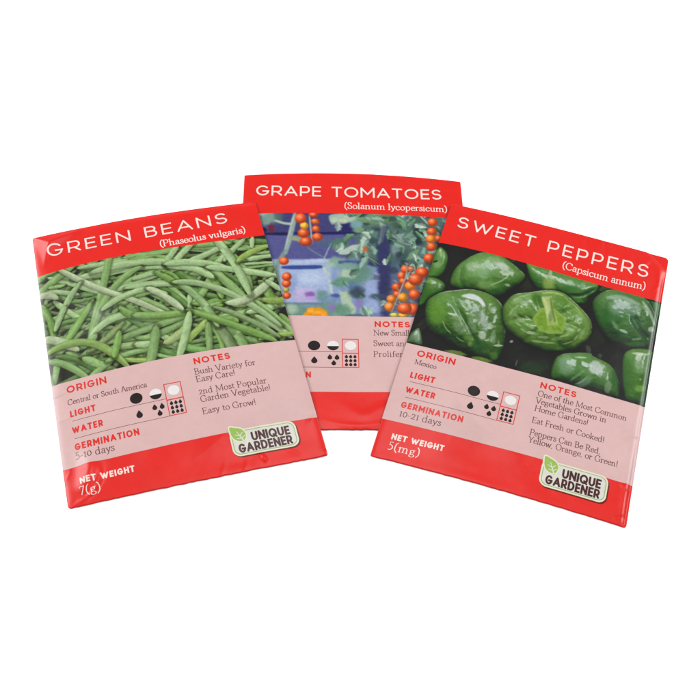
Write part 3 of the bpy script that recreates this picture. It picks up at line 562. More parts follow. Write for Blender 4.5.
# ------------------------------------------------------------------ materials
GAIN = 1.80       # light level on the table: paper colours are divided by it
def new_mat(name):
    m = bpy.data.materials.new(name); m.use_nodes = True
    nt = m.node_tree; nt.nodes.clear()
    o = nt.nodes.new('ShaderNodeOutputMaterial'); p = nt.nodes.new('ShaderNodeBsdfPrincipled')
    nt.links.new(p.outputs[0], o.inputs[0]); return m, nt, p
def paper_gloss(nt, p, rough=.28, bump=.05):
    p.inputs['Roughness'].default_value = rough
    p.inputs['Specular IOR Level'].default_value = .22
    tc = nt.nodes.new('ShaderNodeTexCoord')
    n1 = nt.nodes.new('ShaderNodeTexNoise'); n1.inputs['Scale'].default_value = 900; n1.inputs['Detail'].default_value = 4
    n2 = nt.nodes.new('ShaderNodeTexNoise'); n2.inputs['Scale'].default_value = 70; n2.inputs['Detail'].default_value = 3
    nt.links.new(tc.outputs['Object'], n1.inputs['Vector']); nt.links.new(tc.outputs['Object'], n2.inputs['Vector'])
    ad = nt.nodes.new('ShaderNodeMath'); ad.operation = 'MULTIPLY_ADD'; ad.inputs[1].default_value = .12
    nt.links.new(n1.outputs['Fac'], ad.inputs[0]); nt.links.new(n2.outputs['Fac'], ad.inputs[2])
    b = nt.nodes.new('ShaderNodeBump'); b.inputs['Strength'].default_value = bump*4; b.inputs['Distance'].default_value = .0006
    nt.links.new(ad.outputs[0], b.inputs['Height']); nt.links.new(b.outputs[0], p.inputs['Normal'])
    mr = nt.nodes.new('ShaderNodeMapRange'); mr.inputs['To Min'].default_value = rough-.06; mr.inputs['To Max'].default_value = rough+.08
    nt.links.new(n2.outputs['Fac'], mr.inputs['Value']); nt.links.new(mr.outputs[0], p.inputs['Roughness'])
def ink(name, rgb, rough=.28, mottle=.13):
    m, nt, p = new_mat(name); paper_gloss(nt, p, rough)
    c = np.clip(lin(rgb)-.033, lin(rgb)*.12, 1)/GAIN       # the sheen of the varnish is added by the light
    tc = nt.nodes.new('ShaderNodeTexCoord'); n = nt.nodes.new('ShaderNodeTexNoise')
    n.inputs['Scale'].default_value = 520; n.inputs['Detail'].default_value = 5; n.inputs['Roughness'].default_value = .7
    nt.links.new(tc.outputs['Object'], n.inputs['Vector'])
    n3 = nt.nodes.new('ShaderNodeTexNoise'); n3.inputs['Scale'].default_value = 110; n3.inputs['Detail'].default_value = 3
    nt.links.new(tc.outputs['Object'], n3.inputs['Vector'])
    av = nt.nodes.new('ShaderNodeMath'); av.operation = 'MULTIPLY_ADD'; av.inputs[1].default_value = .5
    hf = nt.nodes.new('ShaderNodeMath'); hf.operation = 'MULTIPLY'; hf.inputs[1].default_value = .5
    nt.links.new(n3.outputs['Fac'], hf.inputs[0]); nt.links.new(n.outputs['Fac'], av.inputs[0]); nt.links.new(hf.outputs[0], av.inputs[2])
    mx = nt.nodes.new('ShaderNodeMix'); mx.data_type = 'RGBA'
    mx.inputs['A'].default_value = (*np.clip(c*(1-mottle), 0, 1), 1); mx.inputs['B'].default_value = (*np.clip(c*(1+mottle), 0, 1), 1)
    nt.links.new(av.outputs[0], mx.inputs['Factor']); nt.links.new(mx.outputs['Result'], p.inputs['Base Color'])
    return m
M_RED = ink('red_printed_paper', (232, 58, 48))
M_PINK = ink('pink_printed_paper', (221, 184, 181), .32)
M_WHITEINK = ink('pale_lettering', (255, 226, 218))
M_REDINK = ink('red_lettering', (226, 62, 52))
M_GREYINK = ink('dark_grey_lettering', (112, 76, 78))
M_BLACKINK = ink('black_brown_ink', (58, 38, 38))
M_ICONWHITE = ink('white_ink', (238, 232, 230))
M_CREAM = ink('cream_label_paper', (232, 228, 204))
M_BADGE = ink('grey_white_label_paper', (222, 220, 210))
M_GREENLINE = ink('green_ink', (150, 182, 112))
M_LEAF = ink('leaf_green_ink', (158, 192, 92))
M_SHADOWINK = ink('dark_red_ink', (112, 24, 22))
M_BROWN = ink('brown_lettering', (84, 54, 48))
M_EDGE = ink('bare_paper_edge', (236, 176, 168), .6)
m, nt, p = new_mat('printed_picture'); paper_gloss(nt, p, .28)
at = nt.nodes.new('ShaderNodeAttribute'); at.attribute_name = 'ink'; nt.links.new(at.outputs['Color'], p.inputs['Base Color'])
M_PICTURE = m
m, nt, p = new_mat('white_table_surface'); p.inputs['Base Color'].default_value = (.95, .95, .95, 1)
p.inputs['Roughness'].default_value = .9; p.inputs['Specular IOR Level'].default_value = .1; M_TABLE = m

# ------------------------------------------------------------------ paper shape
CAM_POS = np.array([0, -CAM['D']*math.sin(CAM['pitch']), CAM['D']*math.cos(CAM['pitch'])])
def homog(h, x, y):
    h = np.asarray(h).reshape(3, 3); w = h[2,0]*x+h[2,1]*y+h[2,2]
    return (h[0,0]*x+h[0,1]*y+h[0,2])/w, (h[1,0]*x+h[1,1]*y+h[1,2])/w
def bend(k, u, v):
    """bowed edges of the curled paper"""
    s = SHEET[k]; D = [np.polyval(np.array(s['rows'][4*i:4*i+4]), u) for i in range(5)]
    vv = np.interp(v, ROWS, ROWS)*0+v
    out = vv.copy()
    for i in range(4):
        mk = (v >= ROWS[i]-(1e9 if i == 0 else 0)) & (v <= ROWS[i+1]+(1e9 if i == 3 else 0))
        t = (v-ROWS[i])/(ROWS[i+1]-ROWS[i]); t = np.clip(t, 0, 1)
        out = np.where(mk, v+D[i]*(1-t)+D[i+1]*t, out)
    l = np.polyval(s['edges'][:3], v); r = np.polyval(s['edges'][3:], v)
    return u+l*(1-u/PW)+r*u/PW, out
def corner_of(k, u, v): return homog(SHEET[k]['h'], np.float64(u), np.float64(v))
MIDC = [corner_of('M', a, b) for a, b in ((0,0), (PW,0), (PW,PH), (0,PH))]
def dist_inside(x, y, C):
    """distance inside a convex quad given clockwise"""
    d = np.full(np.shape(x), 1e9)
    for i in range(4):
        x0, y0 = C[i]; x1, y1 = C[(i+1) % 4]; n = math.hypot(x1-x0, y1-y0)
        d = np.minimum(d, ((x-x0)*(y1-y0)-(y-y0)*(x1-x0))/n)
    return d
def lift(k, x, y):
    if k == 'M': return np.zeros(np.shape(x))+.03
    return .04+1.78*ss(-13, 17, dist_inside(x, y, MIDC))
def ridge(u, v, pts, w, a):
    """raised or sunk crease along a polyline"""
    P = catmull(pts, 6); d = np.full(np.shape(u), 1e9); tt = np.zeros(np.shape(u)); n = len(P)-1
    for i in range(n):
        ax, ay = P[i]; bx, by = P[i+1]; L2 = (bx-ax)**2+(by-ay)**2
        t = np.clip(((u-ax)*(bx-ax)+(v-ay)*(by-ay))/L2, 0, 1)
        q = np.hypot(u-ax-t*(bx-ax), v-ay-t*(by-ay)); mk = q < d
        d = np.where(mk, q, d); tt = np.where(mk, (i+t)/n, tt)
    return a*np.exp(-(d/w)**2)*np.sin(np.pi*np.clip(tt*.9+.05, 0, 1))
def thick(k, u, v, detail=True):
    du = np.minimum(u, PW-u); dv = np.minimum(v, PH-v)
    z = .16+.30*(1-np.exp(-np.clip(du, 0, 99)/.9))+.10*(1-np.exp(-np.clip(dv, 0, 99)/1.0))
    z = z+.62*ss(0, 24, du)*ss(0, 26, dv)
    if not detail: return z
    sd = {'L': 11, 'M': 23, 'R': 35}[k]
    edge = ss(0, 4, np.minimum(du, dv))
    z = z+edge*(.34*(vnoise(u/17+3, v/21+2, sd)-.5)+.13*(vnoise(u/7, v/9, sd+1)-.5)+.03*(vnoise(u/2.6, v/3.1, sd+2)-.5))
    # fine handling creases, mostly near the rims, and the lumps of the seeds inside
    rc = np.random.RandomState(sd+50)
    for _ in range({'L': 16, 'M': 9, 'R': 11}[k]):
        side = rc.randint(4); t_ = rc.rand()
        c0 = {0: (rc.uniform(1, 5), t_*PH), 1: (PW-rc.uniform(1, 5), t_*PH), 2: (t_*PW, rc.uniform(1, 6)), 3: (t_*PW, PH-rc.uniform(1, 6))}[side]
        a_ = rc.uniform(0, 3.14); L_ = rc.uniform(1.5, 5); bx = L_*math.cos(a_); by = L_*math.sin(a_)
        z = z+ridge(u, v, [(c0[0]-bx, c0[1]-by), (c0[0]+rc.uniform(-.6, .6), c0[1]), (c0[0]+bx, c0[1]+by)], rc.uniform(.45, .9), rc.choice([-1, 1])*rc.uniform(.05, .13))
    for _ in range(9):
        z = z+.10*np.exp(-((u-rc.uniform(18, 64))**2+(v-rc.uniform(60, 98))**2)/rc.uniform(2.5, 7))
    if k == 'L':
        # dog-eared top corner, creased foot corner, a soft hollow across the picture
        # dog-ear: a low pyramid with its top at (6.5, 4.2)
        p1 = .25*(u-5.8)-.055*(v-4.4); p2 = -.15*(u-5.6)-.17*(v-4.4); p3 = .26*(v-4.4)-.03*(u-5.6)
        pk = -.06*np.log(np.exp(-p1/.06)+np.exp(-p2/.06)+np.exp(-p3/.06))
        z = z+softplus(1.25+pk, .12)
        z = z-.30*softplus(2.2-v, .5)*ss(0, 30, u)*.7
        z = z+ridge(u, v, [(8.0, 91.5), (8.4, 97), (7.4, 102), (4.4, 107.5)], 3.1, 1.15)
        z = z+ridge(u, v, [(11.4, 99), (10.6, 103.5), (7.6, 107.8), (3.0, 110.4)], .8, .34)
        z = z+ridge(u, v, [(61.5, 106.6), (62.6, 109.8)], .6, .32)
        z = z+1.7*np.exp(-(((u-29)*.85)**2+(v-42)**2)/90.)+.5*np.exp(-((u-52)**2+(v-50)**2)/60.)
        z = z-ridge(u, v, [(3, 33), (12, 38), (20, 47)], 2.6, .16)
        z = z+ridge(u, v, [(76.5, 6), (78.8, 22), (79.4, 40)], 1.6, .12)
    if k == 'R':
        z = z-.5*softplus(u-80.6, .25)*ss(2, 14, v)
        z = z+ridge(u, v, [(80.4, 82), (80.2, 92), (79.9, 102), (80.1, 110)], 1.1, .26)
        z = z+ridge(u, v, [(49.5, 1), (51, 5)], .8, .12)
        z = z+ridge(u, v, [(79, 3), (79.8, 12), (79, 24)], 1.0, .14)
        z = z+ridge(u, v, [(10, 101), (24, 104), (36, 110)], 4, .18)
        z = z-softplus(.30*((u-77)+(3.2-v)), .15)*ss(8, 3, v)*.8
    if k == 'M':
        z = z+ridge(u, v, [(34, 101), (42, 106), (50, 103), (56, 107)], 2.0, .16)
        z = z+ridge(u, v, [(30, 108.5), (40, 110), (52, 108.7)], 1.2, .16)
        z = z+ridge(u, v, [(62, 3), (72, 6), (80, 5)], 2.5, .12)
    return np.maximum(z, .10)
def surf(k, u, v, off=0.0, base=False):
    """template millimetres -> world millimetres on (or under) the packet"""
    u = np.asarray(u, float); v = np.asarray(v, float)
    a, b = bend(k, u, v)
    if k == 'L': b = b+np.where(v > PH-.4, .22*(vnoise(u*.9, u*0, 5)-.5), 0)
    if k in 'RM': b = b+np.where(v > PH-.4, .16*(vnoise(u*.7, u*0, 8)-.5), 0)
    x, y = homog(SHEET[k]['h'], a, b)
    lf = lift(k, x, y); zs = lf+thick(k, u, v, False)
    t = (zs-.8)/(CAM_POS[2]-.8)          # a puffed sheet leans a touch towards its viewer
    x = x+(CAM_POS[0]-x)*t; y = y+(CAM_POS[1]-y)*t
    z = lf if base else lf+thick(k, u, v)+off
    return np.stack([x, y, z], -1)

# ------------------------------------------------------------------ scene plumbing
COL = bpy.context.scene.collection
ROOT = {}
def make_root(k, label):
    o = bpy.data.objects.new('seed_packet', None); COL.objects.link(o); o.empty_display_size = .02
    c = surf(k, PW/2, PH/2); a = surf(k, 10, PH/2); b = surf(k, 72, PH/2)
    o.location = (c[0]*MM, c[1]*MM, 0); o.rotation_euler = (0, 0, math.atan2(b[1]-a[1], b[0]-a[0]))
    o['label'] = label; o['category'] = 'seed packet'; ROOT[k] = o; return o
def local(k, P):
    o = ROOT[k]; P = np.asarray(P)*MM; d = P-np.array([*o.location]); a = -o.rotation_euler[2]
    c, s = math.cos(a), math.sin(a)
    return np.stack([c*d[:,0]-s*d[:,1], s*d[:,0]+c*d[:,1], d[:,2]], -1)
def mesh_obj(name, verts, loops, counts, mats, parent=None, root=None, smooth=True, midx=None, label=None):
    me = bpy.data.meshes.new(name); me.vertices.add(len(verts)); me.vertices.foreach_set('co', np.asarray(verts, np.float32).ravel())
    me.loops.add(len(loops)); me.loops.foreach_set('vertex_index', np.asarray(loops, np.int32))
    counts = np.asarray(counts, np.int32); me.polygons.add(len(counts))
    me.polygons.foreach_set('loop_start', np.concatenate([[0], np.cumsum(counts)[:-1]]).astype(np.int32))
    for m_ in mats: me.materials.append(m_)
    if midx is not None: me.polygons.foreach_set('material_index', np.asarray(midx, np.int32))
    me.polygons.foreach_set('use_smooth', np.full(len(counts), smooth))
    me.update(calc_edges=True); me.validate()
    o = bpy.data.objects.new(name, me); COL.objects.link(o)
    if parent is not None: o.parent = parent
    if label: o['label'] = label
    return o
def grid_faces(nu, nv, flip=False):
    i, j = np.meshgrid(np.arange(nu-1), np.arange(nv-1)); a = (j*nu+i).ravel()
    q = np.stack([a, a+nu, a+nu+1, a+1], -1)
    return q[:, ::-1] if flip else q
def sheet_part(name, k, us, vs, off, mat, parent, colors=None):
    U, V = np.meshgrid(us, vs); P = surf(k, U.ravel(), V.ravel(), off)
    q = grid_faces(len(us), len(vs))
    o = mesh_obj(name, local(k, P), q.ravel(), np.full(len(q), 4), [mat], parent)
    if colors is not None:
        at = o.data.color_attributes.new('ink', 'FLOAT_COLOR', 'POINT')
        c = np.ones((len(P), 4), np.float32); c[:, :3] = colors.reshape(-1, 3); at.data.foreach_set('color', c.ravel())
    return o
def lines(a, b, step):
    n = int(round((b-a)/step)); return np.linspace(a, b, n+1)
def make_body(k):
    us = np.unique(np.concatenate([lines(0, 3, .15), lines(3, 79, .36), lines(79, PW, .15)]))
    vs = np.unique(np.concatenate([lines(0, 3, .2), lines(3, 94, .36), lines(94, PH, .25)]))
    nu, nv = len(us), len(vs); U, V = np.meshgrid(us, vs); U = U.ravel(); V = V.ravel()
    # rounded corners of the trimmed packet
    def trim(U, V):
        rr = {'L': (.5,.5,.4,.9), 'M': (.4,.5,.5,.5), 'R': (.4,1.7,.9,.4)}[k]
        U = U.copy(); V = V.copy()
        for (cx, cy), r in zip(((0,0), (PW,0), (PW,PH), (0,PH)), rr):
            sx = 1 if cx == 0 else -1; sy = 1 if cy == 0 else -1
            a = (U-cx)*sx; b = (V-cy)*sy; ins = (a < r) & (b < r)
            da = r-a; db = r-b; m_ = np.maximum(da, db); h = np.hypot(da, db)+1e-9
            f = m_/h; U = np.where(ins, cx+sx*(r-da*f), U); V = np.where(ins, cy+sy*(r-db*f), V)
        return U, V
    Ut, Vt = trim(U, V)
    top = surf(k, Ut, Vt, 0); bot = surf(k, Ut, Vt, 0, base=True); n = nu*nv
    q1 = grid_faces(nu, nv); q2 = grid_faces(nu, nv, True)+n
    rim = []; mi = []
    T = np.arange(nu); Lf = np.arange(nv)*nu
    for line, m_ in ((T[::-1], 0), (Lf, 1), (T+nu*(nv-1), 0), ((Lf+nu-1)[::-1], 1)):
        a, b = line[:-1], line[1:]; rim.append(np.stack([a, a+n, b+n, b], -1)); mi += [m_]*len(a)
    q = np.vstack([q1, q2]+rim)
    midx = np.concatenate([np.zeros(len(q1)+len(q2), int), mi])
    o = mesh_obj('pouch', local(k, np.vstack([top, bot])), q.ravel(), np.full(len(q), 4), [M_RED, M_EDGE], ROOT[k], midx=midx)
    return o

# ------------------------------------------------------------------ flat print cut from distance fields
CASES = {1:(0,4,7), 2:(4,1,5), 3:(0,1,5,7), 4:(5,2,6), 6:(4,1,2,6), 7:(0,1,2,6,7), 8:(7,6,3), 9:(0,4,6,3), 11:(0,1,5,6,3),
         12:(7,5,2,3), 13:(0,4,5,2,3), 14:(4,1,2,3,7), 15:(0,1,2,3)}
def print_shape(name, k, sdf, box, step, off, mat, parent, label=None):
    """sdf(U,V) < 0 is inked; the inked area becomes a mesh lying on the packet"""
    us = np.arange(box[0], box[2]+step, step); vs = np.arange(box[1], box[3]+step, step)
    U, V = np.meshgrid(us, vs); F = sdf(U, V); F = np.where(np.abs(F) < 1e-5, 1e-5, F)
    F[0] = F[-1] = 9; F[:, 0] = F[:, -1] = 9
    nx, ny = len(us), len(vs); ins = F < 0
    code = ins[:-1,:-1]*1+ins[:-1,1:]*2+ins[1:,1:]*4+ins[1:,:-1]*8
    N = nx*ny
    polys = []; counts = []
    def emit(sel, corner):
        j, i = np.nonzero(sel)
        if not len(i): return
        ids = {0: j*nx+i, 1: j*nx+i+1, 2: (j+1)*nx+i+1, 3: (j+1)*nx+i,
               4: N+j*nx+i, 6: N+(j+1)*nx+i, 7: 2*N+j*nx+i, 5: 2*N+j*nx+i+1}
        polys.append(np.stack([ids[c] for c in corner[::-1]], -1).ravel()); counts.append(np.full(len(i), len(corner)))
    for cs, corner in CASES.items(): emit(code == cs, corner)
    for cs, two in ((5, ((0,4,7), (5,2,6))), (10, ((4,1,5), (7,6,3)))):
        for corner in two: emit(code == cs, corner)
    if not polys: return None
    L = np.concatenate(polys); uniq, inv = np.unique(L, return_inverse=True)
    X = np.zeros(len(uniq)); Y = np.zeros(len(uniq))
    kind = uniq//N; r = uniq % N; j = r//nx; i = r % nx
    m0 = kind == 0; X[m0] = us[i[m0]]; Y[m0] = vs[j[m0]]
    m1 = kind == 1; a = F[j[m1], i[m1]]; b = F[j[m1], i[m1]+1]; X[m1] = us[i[m1]]+step*a/(a-b); Y[m1] = vs[j[m1]]
    m2 = kind == 2; a = F[j[m2], i[m2]]; b = F[j[m2]+1, i[m2]]; X[m2] = us[i[m2]]; Y[m2] = vs[j[m2]]+step*a/(a-b)
    return mesh_obj(name, local(k, surf(k, X, Y, off)), inv, np.concatenate(counts), [mat], parent, label=label)
def seg_field(segs, U, V):
    """segs: rows (x0,y0,x1,y1,r0,r1,butt)"""
    F = np.full(U.shape, 9.); u0, v0 = U[0,0], V[0,0]; st = U[0,1]-U[0,0]
    for x0, y0, x1, y1, r0, r1, butt in segs:
        R = max(r0, r1)+3*st
        i0 = max(int((min(x0,x1)-R-u0)/st), 0); i1 = int((max(x0,x1)+R-u0)/st)+2
        j0 = max(int((min(y0,y1)-R-v0)/st), 0); j1 = int((max(y0,y1)+R-v0)/st)+2
        u = U[j0:j1, i0:i1]; v = V[j0:j1, i0:i1]
        if not u.size: continue
        dx, dy = x1-x0, y1-y0; L = math.hypot(dx, dy)
        if L < 1e-6: continue
        a = ((u-x0)*dx+(v-y0)*dy)/L; b = np.abs((u-x0)*dy-(v-y0)*dx)/L
        if butt: d = np.maximum(np.abs(a-L/2)-L/2, b-r0)
        else:
            t = np.clip(a/L, 0, 1); d = np.hypot(a-t*L, b)-(r0+(r1-r0)*t)
        F[j0:j1, i0:i1] = np.minimum(F[j0:j1, i0:i1], d)
    return F

# ---- lettering: drawn with pen strokes. Sans capitals live in a unit box, y up.
def arc(cx, cy, rx, ry, a0, a1, n=14):
    t = np.radians(np.linspace(a0, a1, n)); return [(cx+rx*math.cos(a), cy+ry*math.sin(a)) for a in t]
SANS = {
 'A': (1.0, [('c', [(0,0), (.5,1), (1,0)]), ('l', [(.2,.3), (.8,.3)])]),
 'B': (.78, [('l', [(0,0), (0,1)]), ('r', [(0,1), (.55,1)]+arc(.55,.77,.37,.23,90,-90)+[(0,.54)]), ('r', [(.55,.54)]+arc(.6,.27,.4,.27,90,-90)+[(0,0)])]),
 'D': (.9, [('l', [(0,0), (0,1)]), ('r', [(0,1), (.4,1)]+arc(.42,.5,.58,.5,90,-90)+[(0,0)])]),
 'E': (.68, [('l', [(0,0), (0,1)]), ('l', [(0,1), (1,1)]), ('l', [(0,.51), (.9,.51)]), ('l', [(0,0), (1,0)])]),
 'G': (.98, [('r', arc(.5,.5,.5,.5,42,334,26)+[(.95,.44)]), ('l', [(.56,.44), (1.0,.44)])]),
 'H': (.85, [('l', [(0,0), (0,1)]), ('l', [(1,0), (1,1)]), ('l', [(0,.52), (1,.52)])]),
 'I': (.14, [('l', [(.5,0), (.5,1)])]),
 'L': (.6, [('l', [(0,0), (0,1)]), ('l', [(0,0), (1,0)])]),
 'M': (1.08, [('l', [(0,0), (0,1)]), ('l', [(1,0), (1,1)]), ('c', [(0,1), (.5,.3), (1,1)])]),
 'N': (.9, [('l', [(0,0), (0,1)]), ('l', [(1,0), (1,1)]), ('c', [(0,1), (1,0)])]),
 'O': (1.08, [('r', arc(.5,.5,.5,.5,0,360,34))]),
 'P': (.76, [('l', [(0,0), (0,1)]), ('r', [(0,1), (.6,1)]+arc(.62,.68,.38,.32,90,-90)+[(0,.36)])]),
 'Q': (1.08, [('r', arc(.5,.5,.5,.5,0,360,34)), ('c', [(.6,.28), (1.0,-.06)])]),
 'R': (.8, [('l', [(0,0), (0,1)]), ('r', [(0,1), (.58,1)]+arc(.6,.69,.38,.31,90,-90)+[(0,.38)]), ('c', [(.52,.38), (1,0)])]),
 'S': (.76, [('r', arc(.5,.75,.46,.25,28,260,16)+arc(.5,.26,.5,.26,80,-152,16))]),
 'T': (.8, [('l', [(.5,0), (.5,1)]), ('l', [(0,1), (1,1)])]),
 'U': (.85, [('r', [(0,1), (0,.4)]+arc(.5,.4,.5,.4,180,360,18)+[(1,1)])]),
 'W': (1.38, [('c', [(0,1), (.27,0), (.5,.86), (.73,0), (1,1)])]),
}
def sans_segs(text, cap, sw, track, xs=1.0, space=.62):
    """segments with origin at baseline left, y down (mm)"""
    x = 0; hw = sw/2; out = []
    for ch in text:
        if ch == ' ': x += space*cap; continue
        w, parts = SANS[ch]; w = w*cap*xs if ch != 'I' else sw
        for kind, P in parts:
            Q = [(x+hw+px*(w-sw) if ch != 'I' else x+hw, -(hw+py*(cap-sw))) for px, py in P]
            for a, b in zip(Q[:-1], Q[1:]):
                if kind == 'l':
                    L = math.hypot(b[0]-a[0], b[1]-a[1])+1e-9; ex, ey = (b[0]-a[0])/L*hw, (b[1]-a[1])/L*hw
                    out.append((a[0]-ex, a[1]-ey, b[0]+ex, b[1]+ey, hw, hw, True))
                else: out.append((*a, *b, hw*.97, hw*.97, False))
        x += w+track
    return out, x-track
ST = lambda x, a=0., b=.6: ('L', [(x, b), (x, a)])
SF = lambda x, y=0., l=.09, r=.09: ('H', [(x-l, y), (x+r, y)])
TL = lambda x, y=.6: ('H', [(x-.1, y-.03), (x, y)])
